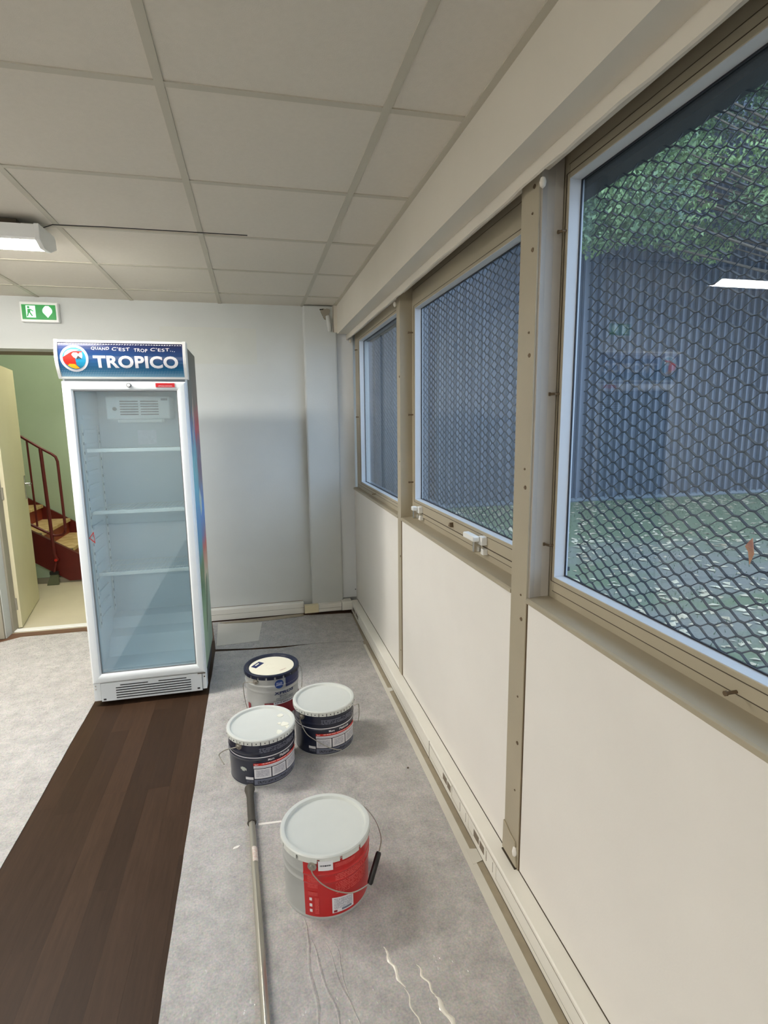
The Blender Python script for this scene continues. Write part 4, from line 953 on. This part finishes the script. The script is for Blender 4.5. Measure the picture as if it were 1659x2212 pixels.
bail(B, cx, cy, [(-113.5, 0.153, 0.198), (-112, 0.157, 0.180), (-102, 0.160, 0.150), (-90, 0.158, 0.122), (-78, 0.156, 0.100), (-68, 0.157, 0.086), (-57, 0.161, 0.080), (-42, 0.172, 0.078)])
bail(B, cx, cy, [(-24, 0.180, 0.140), (-10, 0.186, 0.165), (10, 0.176, 0.190), (35, 0.165, 0.205), (66.5, 0.154, 0.198)])
a1_, a2_ = math.radians(-43), math.radians(-23)
g0 = Vector((cx+0.170*math.cos(a1_), cy+0.170*math.sin(a1_), 0.074)); g1 = Vector((cx+0.181*math.cos(a2_), cy+0.181*math.sin(a2_), 0.146))
build('grip', MB().tube([g0, g0.lerp(g1, 0.06), g0.lerp(g1, 0.5), g0.lerp(g1, 0.94), g1], [0.007, 0.0095, 0.0095, 0.0095, 0.007], 14), M['black'], B, smooth=True)
patch('top_sticker', B, cx, cy, r+0.004, h, -106, -88.5, 0.184, 0.2165, M['ink_white'])
patch('barcode_print', B, cx, cy, r+0.0045, h, -104, -91, 0.194, 0.204, M['p_bar'])
patch('sticker', B, cx, cy, r, h, -90.4, -61, 0.022, (0.077, 0.068), M['ink_white'])
patch('sticker_print', B, cx, cy, r+0.0004, h, -88, -63, 0.034, (0.072, 0.064), M['p_white'])
patch('sticker_mark', B, cx, cy, r+0.0008, h, -88.5, -84, 0.024, 0.031, M['ink_wine'])
patch('sticker_mark', B, cx, cy, r+0.0008, h, -78, -64, 0.026, 0.033, M['ink_grey'])
patch('small_print', B, cx, cy, r, h, -85.5, -36, 0.088, 0.160, M['p_red'])
patch('small_print', B, cx, cy, r, h, -85.5, -58, 0.186, 0.200, M['p_red'])
patch('small_print', B, cx, cy, r, h, -121, -108, 0.116, 0.158, M['p_red'])
patch('small_print', B, cx, cy, r, h, -112.5, -107, 0.022, 0.080, M['p_red'])
patch('small_print', B, cx, cy, r, h, -121, -108.5, 0.088, 0.102, M['p_red'])
for z in (0.070, 0.048, 0.028): patch('pictogram', B, cx, cy, r+0.0002, h, -119.5, -116.0, z, z+0.010, M['ink_white'])

# --- two navy buckets with the same print
def navy_bucket(label, cx, cy, h, r, off, paint, lugA, bails):
    t_ = bucket('paint_bucket', label, cx, cy, h, r, M['navy'], M['lidwhite'], tabs=26, gap_w=0.10)
    lug(t_, cx, cy, r, h, lugA, 0.189); lug(t_, cx, cy, r, h, lugA+180, 0.189)
    for b in bails: bail(t_, cx, cy, b)
    # holes punched in the tabs
    hm_ = MB()
    for k in range(26):
        a = math.radians(360*(k+0.5)/26+5); R0 = r+0.0002; z = h-0.0125; c, s_ = math.cos(a), math.sin(a)
        hm_.tube([(cx+(R0-0.001)*c, cy+(R0-0.001)*s_, z), (cx+(R0+0.0008)*c, cy+(R0+0.0008)*s_, z)], 0.0028, 6)
    build('tab_holes', hm_, M['slot'], t_)
    wrap(t_, 'white_hoop', cx, cy, r, h, -210, 150, 0.1385, 0.1425, M['ink_white'], lift=0.0012)
    P = lambda n, a, b, z0, z1, m, l=0.0: patch(n, t_, cx, cy, r+l, h, a+off, b+off, z0, z1, m)
    P('red_band', -105.7, -12, 0.104, 0.1145, M['ink_red']); P('small_print', -92, -30, 0.1055, 0.113, M['p_redband'], 0.0004)
    P('white_band', -105.6, -12, 0.091, 0.1025, M['ink_white']); P('small_print', -103, -20, 0.093, 0.098, M['p_white'], 0.0004)
    for a, b in ((-105, -76.5), (-74.5, -48), (-46, -15)):
        P('white_box', a, b, 0.043, 0.087, M['ink_white']); P('small_print', a+3, b-3, 0.050, 0.082, M['p_white'], 0.0004)
    P('grey_band', -105.6, -12, 0.014, 0.038, M['ink_grey']); P('small_print', -100, -25, 0.018, 0.032, M['p_navy'], 0.0004)
    P('small_print', -95, -22, 0.160, 0.184, M['p_navy']); P('white_tag', -121, -107, 0.037, 0.049, M['ink_white']); P('small_print', -120, -107, 0.022, 0.033, M['p_navy'])
    tm = MB(); text_on_cyl(tm, 'Murs', cx, cy, rz(r, h, 0.13)+0.0016, -81+off, 0.1215, height=0.010, bold=0.02)
    text_on_cyl(tm, 'Plafonds', cx, cy, rz(r, h, 0.13)+0.0016, -60+off, 0.1215, height=0.0125, bold=0.02)
    text_on_cyl(tm, '2en1', cx, cy, rz(r, h, 0.10)+0.0022, -104+off, 0.1062, height=0.0065, bold=0.02)
    build('lettering', tm, M['ink_white'], t_)
    if paint:
        wet = mat('wet_cream_paint', (248, 246, 232), 0.2, coat=0.5)
        for q, (bx, by, br_) in enumerate(((0.0608, 2.4086, 0.014), (0.0765, 2.330, 0.017), (0.0504, 2.2734, 0.013), (0.0907, 2.300, 0.014), (0.054, 2.340, 0.008))):
            pts = [(bx+br_*(0.75+0.45*random.random())*math.cos(k*math.pi/7), by+br_*(0.75+0.45*random.random())*math.sin(k*math.pi/7)) for k in range(14)]
            build('paint_spot', MB().prism(pts, 'z', h-0.0102, h-0.0075+0.0002*q), wet, t_)
        sp_ = MB(); R0 = rz(r, h, 0.087)+0.001
        for (aa, zz, ww) in ((-127, 0.086, 6), (-124, 0.089, 7), (-121.5, 0.085, 6), (-125, 0.081, 5)):
            sp_.cylpatch(cx, cy, R0, aa-ww/2, aa+ww/2, (zz-0.004, zz-0.006), (zz+0.005, zz+0.003), th=0.0008, seg=3)
        sp_.uv = None; build('paint_splash', sp_, mat('pale_grey_splash', (178, 184, 178), 0.5), t_)
    return t_
navy_bucket('navy paint bucket whose white lid has wet paint spots, beside the pole grip', -0.0263, 2.3549, 0.221, 0.1512, 0, True, -130.4,
            [[(-130.4, 0.153, 0.189), (-138, 0.164, 0.182), (-150, 0.176, 0.165), (-160, 0.186, 0.140), (-166, 0.190, 0.118), (-160, 0.186, 0.104), (-152, 0.184, 0.098)]])
navy_bucket('navy paint bucket with clean white lid, right of the three', 0.2744, 2.5076, 0.225, 0.1492, -7.5, False, -141.9,
            [[(-141.9, 0.151, 0.189), (-143, 0.155, 0.172), (-136, 0.156, 0.140), (-127, 0.154, 0.110), (-112, 0.151, 0.086), (-96, 0.152, 0.060), (-80, 0.156, 0.038), (-68, 0.160, 0.026)],
             [(-12, 0.150, 0.178), (-2, 0.170, 0.168), (4, 0.176, 0.140), (0, 0.174, 0.110), (-8, 0.166, 0.086)]])
# --- white and silver bucket behind
cx, cy, h, r = 0.038, 2.865, 0.260, 0.1455
B3 = bucket('paint_bucket', 'silver paint bucket with dark blue rimmed cream lid, furthest back', cx, cy, h, r, M['tin'], M['ink_rim'], tabs=20, lid_in=M['lidcream'], beads=(0.80, 0.66))
lug(B3, cx, cy, r, h, -127, 0.226); lug(B3, cx, cy, r, h, 53, 0.226)
bail(B3, cx, cy, [(-127, 0.148, 0.226), (-140, 0.158, 0.222), (-158, 0.160, 0.200), (-162, 0.158, 0.150), (-158, 0.156, 0.100), (-150, 0.154, 0.050)])
bail(B3, cx, cy, [(40, 0.150, 0.226), (10, 0.160, 0.215), (-8, 0.160, 0.17), (-14, 0.158, 0.13)])
PP = lambda n, a, b, z0, z1, m, l=0.0: patch(n, B3, cx, cy, r+l, h, a, b, z0, z1, m)
PP('navy_block', -62, 10, 0.186, 0.241, M['ink_navy']); PP('wine_band', -109.5, 10, 0.030, 0.100, M['ink_wine']); PP('pale_band', -109.5, -5, 0.1005, 0.108, M['ink_wine'])
PP('white_band', -90, -43, 0.099, 0.112, M['ink_white'], 0.0006); PP('small_print', -88, -46, 0.100, 0.110, M['p_bar'], 0.0010)
PP('small_print', -84, -42, 0.118, 0.132, M['p_tin']); PP('wine_tab', -158, -148, 0.04, 0.09, M['ink_wine'])
tm = MB(); text_on_cyl(tm, 'Ripolin', cx, cy, rz(r, h, 0.20)+0.0016, -57, 0.199, height=0.022, bold=0.02); build('lettering', tm, M['ink_white'], B3)
tm = MB(); text_on_cyl(tm, 'XPRO3', cx, cy, rz(r, h, 0.16)+0.0014, -88, 0.152, width=0.112, height=0.017, bold=0.03)
text_on_cyl(tm, 'M U R S', cx, cy, rz(r, h, 0.14)+0.0014, -76, 0.139, width=0.042, height=0.006, bold=0.01); build('lettering', tm, M['ink_navy'], B3)
# round badge
bd = MB(); a0 = math.radians(-76.5); R0 = rz(r, h, 0.21)+0.0014
bd.add([(cx+R0*math.cos(a0), cy+R0*math.sin(a0), 0.210)]+[(cx+R0*math.cos(a0+0.024/R0*math.cos(2*math.pi*k/28)), cy+R0*math.sin(a0+0.024/R0*math.cos(2*math.pi*k/28)), 0.210+0.024*math.sin(2*math.pi*k/28)) for k in range(28)], [(0, k+1, (k+1) % 28+1) for k in range(28)])
bo = build('round_badge', bd, M['ink_blue'], B3)
PP('badge_print', -83, -70, 0.201, 0.219, printmat('badge_lines', (38, 66, 128), (205, 210, 225), 3), 0.0012)
zl = h-0.0115+0.0024+0.0014
build('lid_logo', MB().prism([(-0.070, 2.880), (-0.044, 2.855), (0.0, 2.912), (-0.028, 2.936)], 'z', zl, zl+0.0005), M['ink_navy'], B3)
build('lid_logo_mark', MB().prism([(-0.050, 2.890), (-0.044, 2.884), (-0.026, 2.909), (-0.032, 2.915)], 'z', zl+0.0003, zl+0.0009), M['lidcream'], B3)
lt_ = MB(); vs, fs = textmesh('Velours', width=0.040, height=0.011)
ca, sa = math.cos(math.radians(35)), math.sin(math.radians(35)); lt_.add([(0.082+u*ca-v*sa, 2.792+u*sa+v*ca, zl+0.0004) for u, v in vs], fs); build('lid_lettering', lt_, M['ink_wine'], B3)
rg = MB().tube([(0.034+0.026*math.cos(2*math.pi*k/32), 2.865+0.026*math.sin(2*math.pi*k/32), zl-0.0004) for k in range(32)], 0.0008, 5, closed=True); build('lid_ring', rg, M['lidcream'], B3, smooth=True)

# ================================================================== ROLLER POLE
pz = 0.0205
p_a = Vector((-0.0855, 2.185, pz+0.004)); p_b = Vector((-0.076, 1.975, pz)); p_c = Vector((-0.0345, 1.10, pz)); p_d = Vector((0.012, 0.10, pz))
rp = thing('roller_pole', 'grey telescopic paint roller pole with dark rubber grip lying on the sheet', 'roller pole', (-0.05, 1.3, 0.002))
dirn = (p_a-p_b).normalized()
build('grip', MB().tube([p_a+dirn*0.004, p_a, p_a-dirn*0.010, p_a-dirn*0.030, p_a-dirn*0.055, p_a-dirn*0.15, p_b-dirn*-0.015, p_b-dirn*-0.006, p_b], [0.014, 0.0205, 0.0215, 0.0175, 0.0145, 0.0150, 0.0145, 0.0178, 0.0165], 20), M['rubber'], rp, smooth=True)
def fluted(a, b, r_, n=24):
    path = [a, b]; mb = MB(); vs = []; t_ = (b-a).normalized(); u = t_.cross(Vector((0, 0, 1))).normalized(); w_ = u.cross(t_)
    for p in path:
        for k in range(n):
            an = 2*math.pi*k/n; rr = r_*(1.0 if k % 4 else 0.90); vs.append(p+(u*math.cos(an)+w_*math.sin(an))*rr)
    fs = [(k, (k+1) % n, n+(k+1) % n, n+k) for k in range(n)]+[tuple(range(n)), tuple(range(n, 2*n))[::-1]]
    return mb.add(vs, fs)
build('pole_tube', fluted(p_b+dirn*0.01, p_c.lerp(p_d, 0.2), 0.0125), M['alu'], rp, smooth=True)
dn2 = (p_d-p_c).normalized()
build('inner_tube', MB().tube([p_c.lerp(p_d, 0.15), p_d], 0.0105, 20), M['alu'], rp, smooth=True)
lbm = MB(); f0, f1 = 0.135, 0.215; A0 = p_b.lerp(p_c, 0.155); A1 = p_b.lerp(p_c, 0.235); t_ = (A1-A0).normalized(); u = t_.cross(Vector((0, 0, 1))).normalized(); w_ = u.cross(t_)
vs = []
for p in (A0, A1):
    for k in range(9):
        an = math.radians(15+100*k/8); vs.append(p+(u*-math.cos(an)+Vector((0, 0, 1))*math.sin(an))*0.0134)
lbm.add(vs, [(k, k+1, 9+k+1, 9+k) for k in range(8)]); build('pole_label', lbm, mat('pole_label_paper', (222, 218, 208), 0.5, rgb2=(206, 180, 168), scale=120), rp)

# ================================================================== OUTSIDE
ZG = -0.40
def groundmat():
    m = mat('leafy_ground', (110, 110, 95), 0.95); nt, n, l, p = NT(m)
    co = n.new('ShaderNodeTexCoord'); mp = n.new('ShaderNodeMapping'); mp.inputs['Scale'].default_value = (0.35, 1, 1); l.new(co.outputs['Object'], mp.inputs[0])
    a = n.new('ShaderNodeTexNoise'); a.inputs['Scale'].default_value = 0.9; a.inputs['Detail'].default_value = 7; a.inputs['Roughness'].default_value = 0.65; l.new(mp.outputs[0], a.inputs['Vector'])
    sp = n.new('ShaderNodeSeparateXYZ'); l.new(co.outputs['Object'], sp.inputs[0])
    g = n.new('ShaderNodeMapRange'); g.inputs['From Min'].default_value = 7.0; g.inputs['From Max'].default_value = 9.3; g.inputs['To Min'].default_value = 0; g.inputs['To Max'].default_value = 0.28; l.new(sp.outputs['Y'], g.inputs['Value'])
    ad = n.new('ShaderNodeMath'); ad.operation = 'ADD'; l.new(a.outputs['Fac'], ad.inputs[0]); l.new(g.outputs[0], ad.inputs[1])
    r = n.new('ShaderNodeValToRGB'); r.color_ramp.elements[0].position = 0.44; r.color_ramp.elements[1].position = 0.60
    r.color_ramp.elements[0].color = (*lin((84, 82, 74)), 1); r.color_ramp.elements[1].color = (*lin((68, 78, 50)), 1); l.new(ad.outputs[0], r.inputs[0])
    f = n.new('ShaderNodeTexNoise'); f.inputs['Scale'].default_value = 30; f.inputs['Detail'].default_value = 6; l.new(co.outputs['Object'], f.inputs['Vector'])
    mx = n.new('ShaderNodeMix'); mx.data_type = 'RGBA'; mx.blend_type = 'OVERLAY'; mx.inputs[0].default_value = 0.6; l.new(r.outputs[0], mx.inputs[6]); l.new(f.outputs['Fac'], mx.inputs[7]); l.new(mx.outputs[2], p.inputs['Base Color'])
    return m
gr = struct('ground_outside', mb=MB().box(0.90, 26, -8, 12.6, ZG-0.1, ZG), m=groundmat())
# corrugated wall (perpendicular to the facade) at y = 11.6
cw = thing('corrugated_wall', 'tall blue grey corrugated metal wall across the yard outside', 'wall', (9, 11.6, ZG))
pitch = 0.2; pan_w = 1.0
pm = MB(); pts = []
for k in range(5):
    x = k*pitch; pts += [(x, 0.0), (x+0.125, 0.0), (x+0.140, -0.085), (x+0.180, -0.085), (x+0.195, 0.0)]
pts.append((pan_w, 0.0))
vs = []; fs = []
for x, y in pts:
    vs += [(x, y, 0.06), (x, y, 9.6), (x, y+0.004, 0.06), (x, y+0.004, 9.6)]
for k in range(len(pts)-1):
    a = 4*k; b = a+4; fs += [(a, b, b+1, a+1), (a+2, a+3, b+3, b+2), (a+1, b+1, b+3, a+3), (a, a+2, b+2, b)]
pm.add([(v[0]+1.0, v[1]+11.6, v[2]+ZG) for v in vs], fs)
p0 = build('cladding_panel', pm, M['clad'], cw, org=(1.0, 11.6, ZG))
for k in range(1, 20): copy_child(p0, 'cladding_panel', cw, (1.0+k, 11.6, ZG))
build('base_flashing', MB().prism([(11.50, ZG), (11.60, ZG), (11.60, ZG+0.10), (11.545, ZG+0.09), (11.50, ZG+0.03)], 'x', 1.0, 21.0), M['flash'], cw)
build('backing', MB().box(1.0, 21, 11.62, 11.75, ZG, 9.1), M['dark'], cw)
# leaf litter
lm = MB(); vs = []; fs = []
for k in range(5200):
    x = 1.1+random.random()**1.1*13.5; y = 1.2+random.random()*10.1
    dens = 0.35+0.65*(math.sin(y*1.9+math.sin(x*0.9))*0.5+0.5)
    if random.random() > dens: continue
    s_ = random.uniform(0.03, 0.085); a = random.random()*6.28; c, q = math.cos(a), math.sin(a); z = ZG+0.004
    base = len(vs)
    for (u, v, dz) in ((-1, 0, 0.0), (-0.2, -0.55, 0.006), (1, 0, 0.010), (-0.2, 0.55, 0.012), (0.0, 0.0, 0.016)):
        u *= s_; v *= s_; vs.append((x+u*c-v*q, y+u*q+v*c, z+dz*random.uniform(0.3, 1.4)))
    fs += [(base, base+1, base+4), (base+1, base+2, base+4), (base+2, base+3, base+4), (base+3, base, base+4)]
lm.add(vs, fs)
ll = build('fallen_leaves', lm, M['leafdry'], org=(8, 6, ZG)); tag(ll, 'pale dead leaves scattered over the grass outside the windows', 'leaves'); ll['kind'] = 'stuff'
# grass tufts
gm_ = MB(); vs = []; fs = []
for k in range(9000):
    x = 1.2+random.random()*14; y = 11.45-random.random()**1.5*9
    if math.sin(x*1.3+y*2.1)+math.sin(y*1.1-x*0.7) < -0.2 and y < 9: continue
    hgt = random.uniform(0.02, 0.06); a = random.random()*6.28; w_ = 0.006; base = len(vs)
    vs += [(x-w_*math.cos(a), y-w_*math.sin(a), ZG), (x+w_*math.cos(a), y+w_*math.sin(a), ZG), (x+random.uniform(-.02, .02), y+random.uniform(-.02, .02), ZG+hgt)]
    fs.append((base, base+1, base+2))
gm_.add(vs, fs); gg = build('grass', gm_, M['grass'], org=(8, 6, ZG)); tag(gg, 'short green grass tufts growing across the yard up to the corrugated wall', 'grass'); gg['kind'] = 'stuff'
# trees standing in the yard, branches over the corrugated wall
def tree(label, tx, ty, th, clusters, nleaf, m):
    t_ = thing('tree', label, 'tree', (tx, ty, ZG), 'trees in the yard')
    lean = Vector((clusters[0][0], clusters[0][1], clusters[0][2]))
    mb = MB(); base = Vector((tx, ty, ZG)); top = Vector((tx+0.1, ty, ZG+th))
    mb.tube([base, base.lerp(top, 0.5)+Vector((0.05, 0.03, 0)), top], [0.17, 0.13, 0.07], 10)
    build('trunk', mb, M['bark'], t_, smooth=True)
    bmb = MB()
    for (x, y, z, rr) in clusters:
        e = Vector((x, y, z)); s0 = base.lerp(top, min(0.95, max(0.35, (z-ZG-1.0)/th*0.8)))
        bmb.tube([s0, s0.lerp(e, 0.5)+Vector((0, 0, 0.25)), e], [0.05, 0.03, 0.008], 6)
    build('branches', bmb, M['bark'], t_, smooth=True)
    lm = MB(); vs = []; fs = []
    W = sum(c[3]**2 for c in clusters)
    for (x, y, z, rr) in clusters:
        for k in range(int(nleaf*rr*rr/W)):
            v = Vector((random.gauss(0, 1), random.gauss(0, 1), random.gauss(0, 1))).normalized()*rr*random.random()**0.4
            v.z *= 0.7; p = Vector((x, y, z))+v
            s_ = random.uniform(0.03, 0.065); n1 = Vector((random.uniform(-1, 1), random.uniform(-1, 1), random.uniform(-1, 1))).normalized(); n2 = n1.cross(Vector((random.uniform(-1, 1), random.uniform(-1, 1), random.uniform(0.2, 1)))).normalized()
            b0 = len(vs); vs += [p-n1*s_, p-n2*s_*0.45, p+n1*s_, p+n2*s_*0.45+Vector((0, 0, 0.01))]; fs.append((b0, b0+1, b0+2, b0+3))
    lm.add(vs, fs); f_ = build('foliage', lm, m, t_)
    f_['kind'] = 'stuff'
M['leaf2'] = mat('tree_leaf_dark', (74, 108, 78), 0.6, rgb2=(110, 146, 96), scale=0.8)
random.seed(11)
cl = []
for k in range(70):
    x = 4.9+9.6*random.random(); z = random.uniform(5.0, 9.2) if x > 6.6 else random.uniform(4.9, 7.6)
    cl.append((x, 9.6+random.uniform(-1.1, 0.9), z, random.uniform(0.55, 0.95)))
tree('broad green tree whose boughs hang in front of the corrugated wall', 15.6, 9.6, 7.5, cl, 75000, M['leaf'])
# brown leaf caught in the mesh
lf_ = MB().add([(x, 0.857+(y-0.857)*0.62, 1.301+(z-1.301)*0.42) for x, y, z in [(0.936, 0.846, 1.268), (0.932, 0.862, 1.276), (0.930, 0.872, 1.300), (0.935, 0.866, 1.325), (0.937, 0.858, 1.342), (0.934, 0.850, 1.318), (0.931, 0.842, 1.292), (0.934, 0.856, 1.215)]],
               [(0, 1, 2, 6), (6, 2, 3, 5), (5, 3, 4), (0, 7, 1)])
q = build('caught_leaf', lf_, M['leafbrown'], org=(0.944, 0.857, 1.3)); q.modifiers.new('thick', 'SOLIDIFY').thickness = 0.0012
tag(q, 'single brown dead leaf caught in the window mesh outside', 'leaf')
